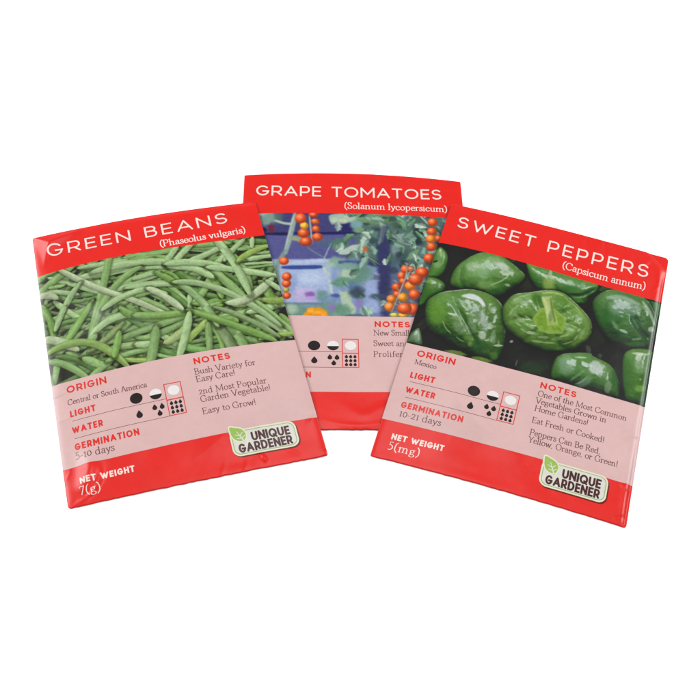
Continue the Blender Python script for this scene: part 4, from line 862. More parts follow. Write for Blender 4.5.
SERIF = {
 'a': (.46, [('C', [(.09,.47),(.17,.61),(.29,.60),(.34,.46),(.34,.12),(.38,.02),(.45,.03)]), ('C', [(.34,.36),(.18,.32),(.07,.19),(.12,.02),(.24,.03),(.34,.13)])]),
 'b': (.54, [ST(.11,.03,1.0), TL(.11,.98), ('C', [(.11,.48),(.22,.61),(.37,.59),(.47,.32),(.38,.04),(.22,.0),(.11,.07)])]),
 'c': (.45, [('C', [(.39,.47),(.32,.60),(.19,.60),(.07,.45),(.06,.2),(.18,.01),(.31,.02),(.41,.13)])]),
 'd': (.56, [('C', [(.41,.5),(.29,.61),(.14,.57),(.06,.3),(.13,.03),(.27,.0),(.41,.1)]), ST(.41,.02,1.0), TL(.41,.98), ('H', [(.41,.02),(.51,.04)])]),
 'e': (.45, [('L', [(.07,.35),(.40,.37)]), ('C', [(.40,.37),(.36,.56),(.23,.61),(.10,.5),(.06,.27),(.15,.03),(.29,.01),(.41,.12)])]),
 'f': (.31, [('C', [(.34,.93),(.26,1.01),(.17,.94),(.14,.8),(.14,.6)]), ST(.14,.02,.62), ('H', [(.03,.59),(.28,.59)]), SF(.14)]),
 'g': (.48, [('C', [(.21,.61),(.09,.53),(.08,.38),(.14,.27),(.23,.25),(.34,.31),(.36,.45),(.31,.57),(.21,.61)]), ('H', [(.33,.57),(.46,.61)]), ('C', [(.15,.27),(.08,.17),(.15,.08),(.34,.06),(.43,-.05),(.37,-.21),(.2,-.27),(.05,-.2),(.05,-.07),(.15,.05)])]),
 'h': (.57, [ST(.11,.0,1.0), TL(.11,.98), SF(.11), ('C', [(.11,.44),(.22,.58),(.35,.59),(.41,.45),(.41,.02)]), SF(.43)]),
 'i': (.27, [ST(.12,0,.6), TL(.12,.58), SF(.12), ('D', (.11,.84,.062))]),
 'k': (.53, [ST(.11,.0,1.0), TL(.11,.98), SF(.11), ('L', [(.12,.28),(.38,.58)]), ('L', [(.2,.36),(.44,0)]), ('H', [(.3,.59),(.48,.59)]), SF(.45)]),
 'l': (.26, [ST(.12,0,1.0), TL(.12,.98), SF(.12)]),
 'm': (.86, [ST(.11,0,.6), TL(.11,.58), SF(.11), ('C', [(.11,.44),(.22,.58),(.34,.59),(.41,.45),(.41,.02)]), SF(.41,0,.07,.07), ('C', [(.41,.44),(.52,.58),(.64,.59),(.71,.45),(.71,.02)]), SF(.72)]),
 'n': (.57, [ST(.11,0,.6), TL(.11,.58), SF(.11), ('C', [(.11,.44),(.22,.58),(.35,.59),(.41,.45),(.41,.02)]), SF(.43)]),
 'o': (.51, [('C', arc(.255,.305,.195,.30,90,450,17))]),
 'p': (.55, [ST(.12,-.28,.6), TL(.12,.58), SF(.12,-.28), ('C', [(.12,.47),(.23,.61),(.38,.59),(.48,.32),(.39,.04),(.24,.0),(.12,.07)])]),
 'r': (.38, [ST(.11,0,.6), TL(.11,.58), SF(.11,0,.09,.11), ('C', [(.11,.40),(.18,.54),(.27,.6),(.34,.57)]), ('D', (.33,.55,.05))]),
 's': (.37, [('C', [(.31,.48),(.25,.60),(.13,.60),(.08,.47),(.17,.35),(.29,.24),(.31,.1),(.20,.0),(.08,.03),(.05,.15)])]),
 't': (.32, [('C', [(.13,.78),(.13,.3),(.14,.08),(.21,.01),(.31,.07)]), ('H', [(.02,.59),(.29,.59)])]),
 'u': (.57, [('C', [(.11,.6),(.11,.16),(.18,.02),(.3,.02),(.41,.13)]), ST(.41,.02,.6), TL(.11,.58), TL(.41,.58), ('H', [(.41,.02),(.51,.04)])]),
 'v': (.48, [('L', [(.07,.59),(.25,.0)]), ('L', [(.25,.0),(.42,.59)]), SF(.07,.59,.08,.08), SF(.41,.59,.07,.07)]),
 'w': (.72, [('L', [(.07,.59),(.22,.0)]), ('L', [(.22,.0),(.36,.57)]), ('L', [(.36,.57),(.50,.0)]), ('L', [(.50,.0),(.65,.59)]), SF(.07,.59,.08,.08), SF(.64,.59,.07,.07)]),
 'x': (.48, [('L', [(.07,.59),(.41,.0)]), ('L', [(.40,.59),(.07,.0)]), SF(.08,.59,.08,.08), SF(.40,.59,.07,.07), SF(.08,.0,.07,.07), SF(.41,.0,.08,.08)]),
 'y': (.48, [('L', [(.07,.59),(.26,.02)]), ('C', [(.42,.59),(.26,.02),(.17,-.22),(.06,-.27)]), SF(.07,.59,.08,.08), SF(.41,.59,.07,.07)]),
 'A': (.68, [('L', [(.33,1.0),(.60,.0)]), ('L', [(.06,.0),(.33,1.0)]), ('H', [(.16,.34),(.50,.34)]), SF(.06), SF(.60)]),
 'B': (.62, [ST(.12,0,1.), ('C', [(.12,.98),(.34,.98),(.45,.87),(.44,.63),(.32,.53),(.12,.52)]), ('C', [(.30,.53),(.46,.47),(.54,.30),(.46,.06),(.3,.01),(.12,.01)]), SF(.1,.99,.09,.05), SF(.1,.01,.09,.05)]),
 'C': (.70, [('C', [(.61,.76),(.52,.95),(.37,1.01),(.18,.88),(.07,.55),(.13,.17),(.33,-.01),(.52,.04),(.64,.2)]), ('H', [(.61,.76),(.61,.97)])]),
 'E': (.60, [ST(.12,0,1.), ('H', [(.04,.99),(.51,.99)]), ('H', [(.12,.52),(.40,.52)]), ('H', [(.04,.01),(.54,.01)]), ('H', [(.51,.99),(.51,.83)]), ('H', [(.54,.01),(.54,.18)]), ('H', [(.40,.44),(.40,.60)])]),
 'F': (.55, [ST(.12,0,1.), ('H', [(.04,.99),(.51,.99)]), ('H', [(.12,.50),(.40,.50)]), SF(.12), ('H', [(.51,.99),(.51,.83)]), ('H', [(.40,.42),(.40,.58)])]),
 'G': (.76, [('C', [(.62,.76),(.52,.95),(.37,1.01),(.18,.88),(.07,.55),(.13,.17),(.33,-.01),(.52,.02),(.62,.1)]), ('H', [(.62,.76),(.62,.97)]), ST(.63,.06,.42), SF(.62,.43)]),
 'H': (.80, [ST(.13,0,1.), ST(.66,0,1.), ('H', [(.13,.52),(.66,.52)]), SF(.13), SF(.66), SF(.13,.99), SF(.66,.99)]),
 'M': (.94, [('H', [(.13,0),(.15,1.)]), ('L', [(.15,1.),(.47,.08)]), ('H', [(.47,.08),(.78,1.)]), ST(.80,0,1.), SF(.13), SF(.80), SF(.12,.99,.08,.02), SF(.82,.99,.02,.08)]),
 'N': (.80, [('H', [(.14,0),(.14,1.)]), ('L', [(.14,1.),(.66,.0)]), ('H', [(.66,.0),(.66,1.)]), SF(.14), SF(.66,.99), SF(.10,.99,.08,.02)]),
 'O': (.78, [('C', arc(.39,.5,.31,.5,90,450,21))]),
 'P': (.58, [ST(.12,0,1.), ('C', [(.12,.98),(.34,.99),(.48,.86),(.48,.6),(.34,.47),(.12,.46)]), SF(.12), SF(.1,.99,.09,.05)]),
 'R': (.65, [ST(.12,0,1.), ('C', [(.12,.98),(.34,.99),(.47,.87),(.46,.62),(.32,.50),(.12,.49)]), ('L', [(.30,.49),(.58,.01)]), SF(.12), SF(.1,.99,.09,.05), SF(.58,.01,.03,.07)]),
 'S': (.50, [('C', [(.40,.79),(.33,.97),(.18,1.0),(.08,.84),(.11,.65),(.26,.52),(.40,.38),(.42,.17),(.28,-.01),(.12,.04),(.06,.22)]), ('H', [(.41,.78),(.41,.96)]), ('H', [(.06,.06),(.06,.24)])]),
 'V': (.68, [('L', [(.06,.99),(.35,.0)]), ('L', [(.35,.0),(.61,.99)]), SF(.06,.99), SF(.61,.99)]),
 'Y': (.64, [('L', [(.06,.99),(.33,.46)]), ('L', [(.33,.46),(.58,.99)]), ST(.33,0,.48), SF(.33), SF(.06,.99), SF(.58,.99)]),
 '0': (.48, [('C', arc(.24,.36,.17,.36,90,450,17))]),
 '1': (.34, [ST(.18,0,.72), ('H', [(.18,.72),(.07,.62)]), SF(.18)]),
 '2': (.46, [('C', [(.07,.56),(.14,.71),(.29,.7),(.35,.54),(.27,.3),(.06,.02)]), ('L', [(.06,.03),(.40,.03)])]),
 '5': (.44, [('L', [(.13,.99),(.36,.99)]), ('H', [(.13,.99),(.10,.60)]), ('C', [(.10,.60),(.24,.62),(.36,.48),(.36,.2),(.22,.02),(.06,.02)])]),
 '7': (.44, [('L', [(.06,.97),(.40,.97)]), ('L', [(.40,.97),(.16,.02)]), ('H', [(.06,.97),(.05,.82)])]),
 '(': (.30, [('C', [(.26,1.06),(.13,.86),(.07,.45),(.10,.1),(.26,-.2)])]),
 ')': (.30, [('C', [(.04,1.06),(.17,.86),(.23,.45),(.20,.1),(.04,-.2)])]),
 '!': (.25, [ST(.12,.28,1.), ('D', (.12,.04,.06))]),
 '.': (.22, [('D', (.09,.03,.06))]), ',': (.22, [('D', (.09,.03,.055)), ('H', [(.1,.0),(.06,-.14)])]),
 '-': (.34, [('L', [(.05,.3),(.27,.3)])]),
}
def serif_segs(text, cap, xs=1.0, track=0., thk=.052, thn=.022, space=.28):
    x = 0; out = []; al = math.radians(14)
    for ch in text:
        if ch == ' ': x += space*cap*xs; continue
        w, parts = SERIF[ch]
        for kind, P in parts:
            if kind == 'D':
                px, py, r = P; out.append((x+px*cap*xs, -py*cap, x+px*cap*xs+1e-3, -py*cap, r*cap, r*cap, False)); continue
            Q = catmull(P, 5) if kind == 'C' else np.array(P)
            Q = np.stack([x+Q[:,0]*cap*xs, -Q[:,1]*cap], -1)
            for a, b in zip(Q[:-1], Q[1:]):
                if kind == 'H': r = thn*cap*1.05
                else:
                    th = math.atan2(-(b[1]-a[1]), b[0]-a[0]); r = (thn+(thk-thn)*abs(math.sin(th-al)))*cap
                out.append((*a, *b, r, r, False))
        x += w*cap*xs+track
    return out, x-track
def put_text(name, k, segf, text, u0, u1, base, off, mat, parent, step, **kw):
    """set a line of text from u0 to u1; base = baseline v as (u, v) pairs; spacing follows from the width"""
    n = max(len(text)-1, 1)
    if segf is sans_segs:
        xs0 = kw.get('xs', 1)
        if 'gap' in kw:      # letters as wide as the line allows, with a fixed gap
            nl = len(text.replace(' ', ''))-1; sp = text.count(' ')*kw.get('space', .45)*kw['cap']
            _, wn_ = sans_segs(text, kw['cap'], kw['sw'], 0, 1.0, 0); ni = text.count('I')*kw['sw']
            xs0 = (u1-u0-nl*kw['gap']-sp-ni)/(wn_-ni)
        _, w0 = sans_segs(text, kw['cap'], kw['sw'], 0, xs0, kw.get('space', .62)); segs, w = sans_segs(text, kw['cap'], kw['sw'], (u1-u0-w0)/max(len(text.replace(' ', ''))-1, 1), xs0, kw.get('space', .62))
    else:
        _, w0 = serif_segs(text, kw['cap'], 1.0, 0, kw.get('thk', .052), kw.get('thn', .022)); xs = (u1-u0)/w0
        xx = min(max(xs, .8), 1.3); segs, w = serif_segs(text, kw['cap'], xx, (u1-u0-w0*xx)/n, kw.get('thk', .052), kw.get('thn', .022))
    b = np.array(base, float)
    pol = np.polyfit(b[:,0], b[:,1], len(b)-1)
    bl = lambda u: np.polyval(pol, u)
    vmax = b[:,1].max(); vmin = b[:,1].min(); cap = kw['cap']
    def sdf(U, V):
        Y = V-bl(U)+0.0                       # v relative to the baseline
        # evaluate on a straightened grid
        return seg_field_shear(segs, U-u0, Y)
    return print_shape(name, k, sdf, (u0-.6, min(vmin, vmax)-cap*1.25-.4, u1+.6, vmax+cap*.45+.3), step, off, mat, parent)
def seg_field_shear(segs, U, Y):
    F = np.full(U.shape, 9.); us = U[0]; st = us[1]-us[0]
    for x0, y0, x1, y1, r0, r1, butt in segs:
        R = max(r0, r1)+3*st
        i0 = max(int((min(x0,x1)-R-us[0])/st), 0); i1 = int((max(x0,x1)+R-us[0])/st)+2
        sub = Y[:, i0:i1]
        if not sub.size: continue
        rows = np.nonzero(((sub > min(y0,y1)-R) & (sub < max(y0,y1)+R)).any(1))[0]
        if not len(rows): continue
        j0, j1 = rows[0], rows[-1]+1
        u = U[j0:j1, i0:i1]; v = Y[j0:j1, i0:i1]
        dx, dy = x1-x0, y1-y0; L = math.hypot(dx, dy)
        if L < 1e-6: continue
        a = ((u-x0)*dx+(v-y0)*dy)/L; b = np.abs((u-x0)*dy-(v-y0)*dx)/L
        if butt: d = np.maximum(np.abs(a-L/2)-L/2, b-r0)
        else:
            t = np.clip(a/L, 0, 1); d = np.hypot(a-t*L, b)-(r0+(r1-r0)*t)
        F[j0:j1, i0:i1] = np.minimum(F[j0:j1, i0:i1], d)
    return F

# ------------------------------------------------------------------ painting the printed pictures
class Canvas:
    def __init__(s, us, vs, ground):
        s.us, s.vs = us, vs; s.U, s.V = np.meshgrid(us, vs); s.img = np.zeros(s.U.shape+(3,)); s.img[:] = np.array(ground)/255.
        s.du = us[1]-us[0]; s.dv = vs[1]-vs[0]
    def win(s, x0, x1, y0, y1):
        i0 = max(int((x0-s.us[0])/s.du), 0); i1 = max(int((x1-s.us[0])/s.du)+2, 0)
        j0 = max(int((y0-s.vs[0])/s.dv), 0); j1 = max(int((y1-s.vs[0])/s.dv)+2, 0)
        return slice(j0, j1), slice(i0, i1)
    def blend(s, w, a, c):
        a = a[..., None]; s.img[w] = s.img[w]*(1-a)+np.asarray(c)*a
def poly_dist(P, u, v):
    """signed distance (negative inside) and distance to a closed outline"""
    d = np.full(u.shape, 1e9); inside = np.zeros(u.shape, bool); n = len(P)
    for i in range(n):
        ax, ay = P[i]; bx, by = P[(i+1) % n]; L2 = (bx-ax)**2+(by-ay)**2+1e-12
        t = np.clip(((u-ax)*(bx-ax)+(v-ay)*(by-ay))/L2, 0, 1); d = np.minimum(d, np.hypot(u-ax-t*(bx-ax), v-ay-t*(by-ay)))
        if ay != by:
            c = ((ay > v) != (by > v)) & (u < (bx-ax)*(v-ay)/(by-ay)+ax); inside ^= c
    return np.where(inside, -d, d)
def line_dist(P, u, v):
    d = np.full(u.shape, 1e9); tt = np.zeros(u.shape); sg = np.zeros(u.shape); up = np.zeros(u.shape); n = len(P)-1
    for i in range(n):
        ax, ay = P[i]; bx, by = P[i+1]; L = math.hypot(bx-ax, by-ay)+1e-9
        t = np.clip(((u-ax)*(bx-ax)+(v-ay)*(by-ay))/L**2, 0, 1); q = np.hypot(u-ax-t*(bx-ax), v-ay-t*(by-ay)); mk = q < d
        side = ((u-ax)*(by-ay)-(v-ay)*(bx-ax))/L; nx = (by-ay)/L; ny = -(bx-ax)/L
        f = 1 if (ny*-.9+nx*-.35) > 0 else -1     # lit side of the bean: up and slightly left
        d = np.where(mk, q, d); tt = np.where(mk, (i+t)/n, tt); sg = np.where(mk, side*f, sg)
    return d, tt, sg
def pairs(a): return np.asarray(a, float).reshape(-1, 2)
def paint_bean(cv, pts, w, col, r, ext=0.):
    P0 = pairs(pts); ex = P0[2]-P0[0]; P0[0] -= ex*ext; P0[2] += ex*ext; P0[1] = P0[1]; c = 2*P0[1]-.5*(P0[0]+P0[2]); t = np.linspace(0, 1, 18)[:, None]
    P = (1-t)**2*P0[0]+2*t*(1-t)*c+t**2*P0[2]
    hw = w*.50; R = hw*2+.8; wn = cv.win(P[:,0].min()-R, P[:,0].max()+R, P[:,1].min()-R, P[:,1].max()+R)
    u, v = cv.U[wn], cv.V[wn]
    if not u.size: return
    d, tt, sg = line_dist(P, u, v)
    # shadow on what lies below, printed with the photo
    ds, _, _ = line_dist(P+[.22, .38], u, v)
    sh = ss(hw*1.45, hw*.6, ds)*.46; cv.blend(wn, sh, np.array([38, 42, 26])/255.)
    taper = np.minimum(1, .30+1.25*np.sqrt(np.clip(np.minimum(tt, 1-tt), 0, 1)*1.5))
    lump = 1+.045*np.sin(tt*r.uniform(9, 15)+r.uniform(0, 6))
    h = hw*taper*lump; s = np.clip(sg/h, -1, 1)
    a = ss(.13, -.15, d-h)
    base = (np.array(col)*.8+np.array([142, 180, 108])*.2)/255.*r.uniform(.95, 1.07)
    n1 = vnoise(u*1.1+tt*9, v*1.1, r.randint(999)); n2 = vnoise(tt*7+r.uniform(0, 50), s*1.7+9, r.randint(999))
    shade = .96+.13*s-.36*np.clip(np.abs(s)-.60, 0, 1)+.07*(n1-.5)+.10*(n2-.5)
    c_ = base*shade[..., None]
    hl = np.exp(-((s-.25)/.38)**2)*(.06+.16*n2); c_ = c_*(1-hl[..., None])+np.array([.80, .86, .74])*hl[..., None]
    tip = (ss(.02, .0, tt)+ss(.98, 1., tt))*.3; c_ = c_*(1-tip[..., None])+np.array([.45, .42, .22])*tip[..., None]
    cv.blend(wn, a, np.clip(c_, 0, 1))
def paint(cv, op, r):
    kind = op[0]
    if kind == 'S': paint_bean(cv, op[1], op[2], op[3], r, op[4])
    elif kind == 'E':
        c, A, B, col, soft, al = op[1:7]; ball = len(op) > 7
        ex = math.hypot(A[0], B[0])*(1+soft)+.2; ey = math.hypot(A[1], B[1])*(1+soft)+.2
        wn = cv.win(c[0]-ex, c[0]+ex, c[1]-ey, c[1]+ey); u, v = cv.U[wn]-c[0], cv.V[wn]-c[1]
        if not u.size: return
        det = A[0]*B[1]-A[1]*B[0]; p_ = (u*B[1]-v*B[0])/det; q_ = (-u*A[1]+v*A[0])/det; rr = np.hypot(p_, q_)
        if ball:
            col = np.array(col)/255.*r.uniform(.94, 1.05); dk = np.clip(1.06-.36*ss(.35, 1.1, np.hypot(p_+.25, q_+.3)), 0, 2)
            c_ = col*dk[..., None]; h1 = np.exp(-(((p_+.22)/.30)**2+((q_+.34)/.26)**2))*.6
            c_ = c_*(1-h1[..., None])+np.array([1, .86, .74])*h1[..., None]
            cv.blend(wn, ss(1.0+soft, 1.0-soft, rr), np.clip(c_, 0, 1))
        else:
            wob = 1+.34*(vnoise(u*.8+20, v*.8+20, r.randint(999))-.5)+.14*(vnoise(u*2.3+20, v*2.3+20, r.randint(999))-.5)
            cv.blend(wn, ss(1.0+soft*.55, 1.0-soft*.75, rr*wob)*al, np.array(col)/255.)
    elif kind == 'L':
        P = catmull(pairs(op[1]), 6); hw = op[2]/2; soft = op[4]*hw; R = hw+soft+.2
        wn = cv.win(P[:,0].min()-R, P[:,0].max()+R, P[:,1].min()-R, P[:,1].max()+R); u, v = cv.U[wn], cv.V[wn]
        if not u.size: return
        d, tt, _ = line_dist(P, u, v); tp = .55+.45*np.minimum(1, 4*np.minimum(tt, 1-tt)+.2)
        cv.blend(wn, ss(hw*tp+soft, hw*tp-soft, d)*op[5], np.array(op[3])/255.)
    elif kind in 'PVK':
        P = pairs(op[1]); P = catmull(P, 6, True) if kind == 'V' or (len(P) > 6 and kind != 'K') else P
        if kind == 'V': P = P.mean(0)+(P-P.mean(0))*1.055
        R = op[3]+.3+(1.2 if kind == 'V' else 0); wn = cv.win(P[:,0].min()-R, P[:,0].max()+R, P[:,1].min()-R, P[:,1].max()+R); u, v = cv.U[wn], cv.V[wn]
        if not u.size: return
        d = poly_dist(P, u, v); col = np.array(op[2])/255.
        if kind != 'V': cv.blend(wn, ss(op[3], -op[3], d)*op[4], col); return
        # a pepper, shaded as the printed photo shows it: an inflated body under window light
        cx, cy = P.mean(0); grooves = op[5] if len(op) > 5 else []
        h = inflate(d, cv.du)
        sz = h.max()
        for q, w_, dp in grooves:
            h = h-line_groove(pairs(q), u, v, w_*1.5, dp*sz*.42)
        h = h+sz*.05*(vnoise(u*.35+r.uniform(0, 50), v*.35+9, r.randint(999))-.5)+sz*.016*(vnoise(u*1.1, v*1.1+30, r.randint(999))-.5)
        h = blur(h, 3); gy, gx = np.gradient(h, cv.dv, cv.du); k_ = .62
        nz = 1/np.sqrt(1+(k_*gx)**2+(k_*gy)**2); nx = -gx*k_*nz; ny = gy*k_*nz       # ny positive = up in the picture
        dif = np.clip(-.15*nx+.46*ny+.74*nz, 0, 1.1)
        occl = ss(-.05, .9, -d)*.18+.82
        low = 1-.52*np.clip(-ny*1.35-.22, 0, 1)
        n = vnoise(u*.4+31, v*.4+7, r.randint(999))
        c_ = (col*.88+.018)*((.40+.82*dif)*occl*low)[..., None]
        warm = np.clip(ny*.8+n-.55, 0, 1)*.35
        c_ = c_*(1-warm[..., None])+np.array([.50, .63, .26])*((.3+.8*dif)*occl)[..., None]*warm[..., None]
        # window reflections: two soft panes, broken by the dimples of the skin
        rx = 2*nz*nx; ry = 2*nz*ny
        wob = .16*(vnoise(u*1.3+5, v*1.3+3, r.randint(999))-.5)
        pane = np.exp(-(((rx+.18+wob)/.30)**4+((ry-.50+wob)/.18)**4))*.75+np.exp(-(((rx-.50+wob)/.14)**4+((ry-.35-wob)/.30)**4))*.45
        veil = np.exp(-(((rx+.05)/.75)**2+((ry-.45)/.42)**2))*.22
        g_ = np.clip((pane*(.75+1.0*vnoise(u*.9+3, v*.9, r.randint(999)))+veil)*ss(0, .5, -d), 0, .85)
        c_ = c_*(1-g_[..., None])+np.array([.78, .84, .79])*g_[..., None]
        cv.blend(wn, ss(.9, 0, d)*.45, np.array([30, 30, 24])/255.)
        cv.blend(wn, ss(.20, -.28, d), np.clip(c_, 0, 1))
def blur(a, n):
    for _ in range(n):
        p = np.pad(a, 1, mode='edge'); a = (p[:-2,1:-1]+p[2:,1:-1]+p[1:-1,:-2]+p[1:-1,2:]+2*p[1:-1,1:-1])/6
    return a
def inflate(d, st):
    """height of a soft body blown up inside an outline (membrane equation, coarse to fine)"""
    phi = None
    for f in (8, 4, 2, 1):
        m_ = d[::f, ::f] < 0; phi = np.zeros(m_.shape) if phi is None else np.repeat(np.repeat(phi, 2, 0), 2, 1)[:m_.shape[0], :m_.shape[1]]*m_
        s2 = (st*f)**2
        for _ in range(220 if f > 1 else 60):
            p = np.pad(phi, 1); phi = np.where(m_, (p[:-2,1:-1]+p[2:,1:-1]+p[1:-1,:-2]+p[1:-1,2:]+s2*4)/4, 0)
    return np.sqrt(np.maximum(phi, 0))*.85
def line_groove(P, u, v, w, dp):
    P = catmull(P, 6); d, tt, _ = line_dist(P, u, v)
    return dp*np.exp(-(d/w)**2)*np.clip(np.minimum(tt, 1-tt)*5+.35, 0, 1)

def paint_leaf(cv, x, y, a, L, W, col, r):
    """a toothed tomato leaflet, one half lit"""
    R = L*1.1; wn = cv.win(x-R, x+R, y-R, y+R); u, v = cv.U[wn]-x, cv.V[wn]-y
    if not u.size: return
    c, s = math.cos(a), math.sin(a); p = (u*c+v*s)/L+.5; q = (-u*s+v*c)/W+.25*np.sin(p*3+r.uniform(0, 6))
    lob = np.clip(np.sin(np.pi*np.clip(p, 0, 1)), 0, 1)**.7*(1-.28*np.abs(np.sin(p*math.pi*r.uniform(1.5, 3.5)+q)))*(1-.3*p)
    dd = np.abs(q)-lob*.9; al = ss(.22, -.16, dd)*ss(-.02, .05, p)*ss(1.02, .95, p)
    c_ = np.array(col)/255.; sh = 1+.16*np.tanh(q*6)*r.choice([-1, 1])+.22*(vnoise(p*5+9, q*4+9, r.randint(999))-.5)+.18*np.exp(-(q/.07)**2)
    cv.blend(wn, al*r.uniform(.75, 1.), np.clip(c_*sh[..., None], 0, 1))
def make_picture(k):
    us = np.linspace(0, PW, 497); vs = np.linspace(ROWS[1], ROWS[2], 291)
    r = np.random.RandomState({'L': 3, 'M': 5, 'R': 9}[k])
    if k == 'L':
        cv = Canvas(us, vs, (58, 56, 38))
        for _ in range(230):
            x, y = r.uniform(-2, 84), r.uniform(17, 68); a = r.uniform(-.7, .9)*1.2; L = r.uniform(7, 15)
            b = r.uniform(-1, 1); c, s = math.cos(a), math.sin(a)
            paint_bean(cv, [x-L*c, y+L*s, x+b*s, y+b*c, x+L*c, y-L*s], r.uniform(1.4, 2.1), [(102,138,76), (84,120,60), (120,150,90), (92,106,66)][r.randint(4)], r, 0)
        for op in BEANS: paint(cv, op, r)
    elif k == 'R':
        cv = Canvas(us, vs, (44, 38, 36))
        cv.img *= (1+.25*(vnoise(cv.U*.3, cv.V*.3, 4)-.5))[..., None]
        for op in PEPPERS: paint(cv, op, r)
    else:
        cv = Canvas(us, vs, (92, 104, 140)); scattered = False
        for op in TOMATO:
            if len(op) == 8 and not scattered:      # foliage goes behind the fruit
                scattered = True
                cv.img = np.stack([blur(cv.img[..., q], 2) for q in range(3)], -1)
                pal = [(98, 140, 112), (136, 172, 152), (78, 108, 94), (160, 186, 168), (60, 84, 80), (116, 154, 134), (90, 130, 96)]
                for _ in range(46):
                    paint(cv, ['E', [r.uniform(44, 77), r.uniform(18, 58)], [r.uniform(.8, 2.2), 0], [0, r.uniform(.6, 1.6)], (46, 58, 70), .6, .55], r)
                paint(cv, ['L', [51.6, 26, 51.2, 45, 50.6, 67], 3.6, (66, 68, 106), .6, .7], r)
                for _ in range(170):
                    x, y = r.uniform(28, 77), r.uniform(18, 67)
                    post = 47.5 < x < 55
                    if post and r.rand() < .8: continue
                    if x < 42 and (y > 52 or x < 34 or r.rand() < .45): continue
                    if 42 <= x < 56 and y > 42 and r.rand() < .4: continue
                    paint_leaf(cv, x, y, r.uniform(.4, 2.6) if r.rand() < .7 else r.uniform(0, 6.28), r.uniform(2.0, 6.2), r.uniform(1.0, 2.4), pal[r.randint(7)], r)
                    if r.rand() < .25: paint(cv, ['L', [x-r.uniform(1, 4), y-r.uniform(1, 3), x, y-.5, x+r.uniform(0, 3), y+r.uniform(0, 3)], .28, (150, 178, 160), .6, .6], r)
            paint(cv, op, r)
        cv.img = np.stack([blur(cv.img[..., q], 1) for q in range(3)], -1)
        lum = cv.img.mean(-1, keepdims=True); cv.img = cv.img*.84+lum*.16
        cv.img = np.where(cv.img[..., :1] > cv.img[..., 2:]*1.35, cv.img*[1.06, .98, .86], cv.img)
    if k != 'M':
        lum = cv.img.mean(-1, keepdims=True); cv.img = cv.img*.86+lum*.14
    if k == 'R': cv.img = cv.img*.97+.012
    img = cv.img; n = vnoise(cv.U*3.2, cv.V*3.2, 71)-.5; n2 = vnoise(cv.U*1.2, cv.V*1.2, 72)-.5
    img = np.clip(img*(1+.07*n+.06*n2)[..., None], 0, 1)
    col = np.clip(lin(img*255.)-.030, lin(img*255.)*.15, 1)/GAIN
    return sheet_part('picture', k, us, vs, .04, M_PICTURE, ROOT[k], np.clip(col, 0, 1))

# ------------------------------------------------------------------ icons and label
def ell(cx, cy, rx, ry): return lambda U, V: (np.hypot((U-cx)/rx, (V-cy)/ry)-1)*min(rx, ry)
def drop_sdf(cx, cy, h):
    """water drop, tip up, h high"""
    r = h*.36; by = cy+h/2-r; ty = cy-h/2
    P = [(cx, ty)]+[(cx+r*math.cos(a), by+r*math.sin(a)) for a in np.radians(np.linspace(-28, 208, 16))]
    P = np.array(P); return lambda U, V: poly_dist(P, U, V)
def union(fs): return lambda U, V: np.minimum.reduce([f(U, V) for f in fs])
def rbox(x0, y0, x1, y1, r):
    cx, cy, hx, hy = (x0+x1)/2, (y0+y1)/2, (x1-x0)/2-r, (y1-y0)/2-r
    def f(U, V):
        a = np.abs(U-cx)-hx; b = np.abs(V-cy)-hy
        return np.hypot(np.maximum(a, 0), np.maximum(b, 0))+np.minimum(np.maximum(a, b), 0)-r
    return f
def segs_sdf(segs): return lambda U, V: seg_field(segs, U, V)
def bar(x0, y0, x1, y1, w): return (x0, y0, x1, y1, w/2, w/2, True)

def icons(k, pn):
    O = .075
    B = lambda cx, cy, r: (cx-r-.3, cy-r-.3, cx+r+.3, cy+r+.3)
    print_shape('shade_icon', k, ell(26.2, 78.1, 2.05, 2.0), B(26.2, 78.1, 2.05), .1, O, M_BLACKINK, pn)
    h = ell(32.6, 78.05, 2.0, 1.95)
    print_shape('half_sun_icon', k, lambda U, V: np.maximum(h(U, V), V-78.25), B(32.6, 78.05, 2), .1, O, M_ICONWHITE, pn, 'white upper half of the half shade circle')
    print_shape('half_sun_icon', k, lambda U, V: np.maximum(h(U, V), 78.25-V), B(32.6, 78.05, 2), .1, O, M_BLACKINK, pn, 'dark lower half of the half shade circle')
    print_shape('full_sun_icon', k, ell(38.55, 78.0, 1.95, 1.85), B(38.55, 78, 2), .1, O, M_ICONWHITE, pn)
    x0, x1, ya, yb, yc = 35.75, 41.2, 75.3, 81.2, 86.95; w = .24
    fr = [bar(x0, ya, x1, ya, w), bar(x0, yb, x1, yb, w+.08), bar(x0, yc, x1, yc, w), bar(x0, ya-w/2, x0, yc+w/2, w), bar(x1, ya-w/2, x1, yc+w/2, w)]
    print_shape('selection_frame', k, segs_sdf(fr), (x0-.5, ya-.5, x1+.5, yc+.5), .08, O+.01, M_REDINK, pn)
    print_shape('water_drop_icon', k, drop_sdf(26.3, 84.0, 2.9), B(26.3, 84, 1.7), .08, O, M_BLACKINK, pn)
    print_shape('water_drop_icon', k, union([drop_sdf(31.5, 82.7, 2.2), drop_sdf(33.9, 82.8, 2.2), drop_sdf(32.8, 85.1, 2.2)]), (29.8, 81, 35.4, 86.8), .08, O, M_BLACKINK, pn, 'three water drops')
    g = [drop_sdf(38.5+dx*1.45, 84.1+dy*1.62, 1.5) for dx in (-1, 0, 1) for dy in (-1, 0, 1)]
    print_shape('water_drop_icon', k, union(g), (36, 81.4, 41, 86.9), .07, O, M_BLACKINK, pn, 'nine water drops in a grid')
    for y in (80.6, 87.05):
        print_shape('rule_line', k, segs_sdf([bar(5.0, y, x0-w/2, y, .13)]), (4.7, y-.5, x0+.4, y+.5), .06, O, M_GREYINK, pn)

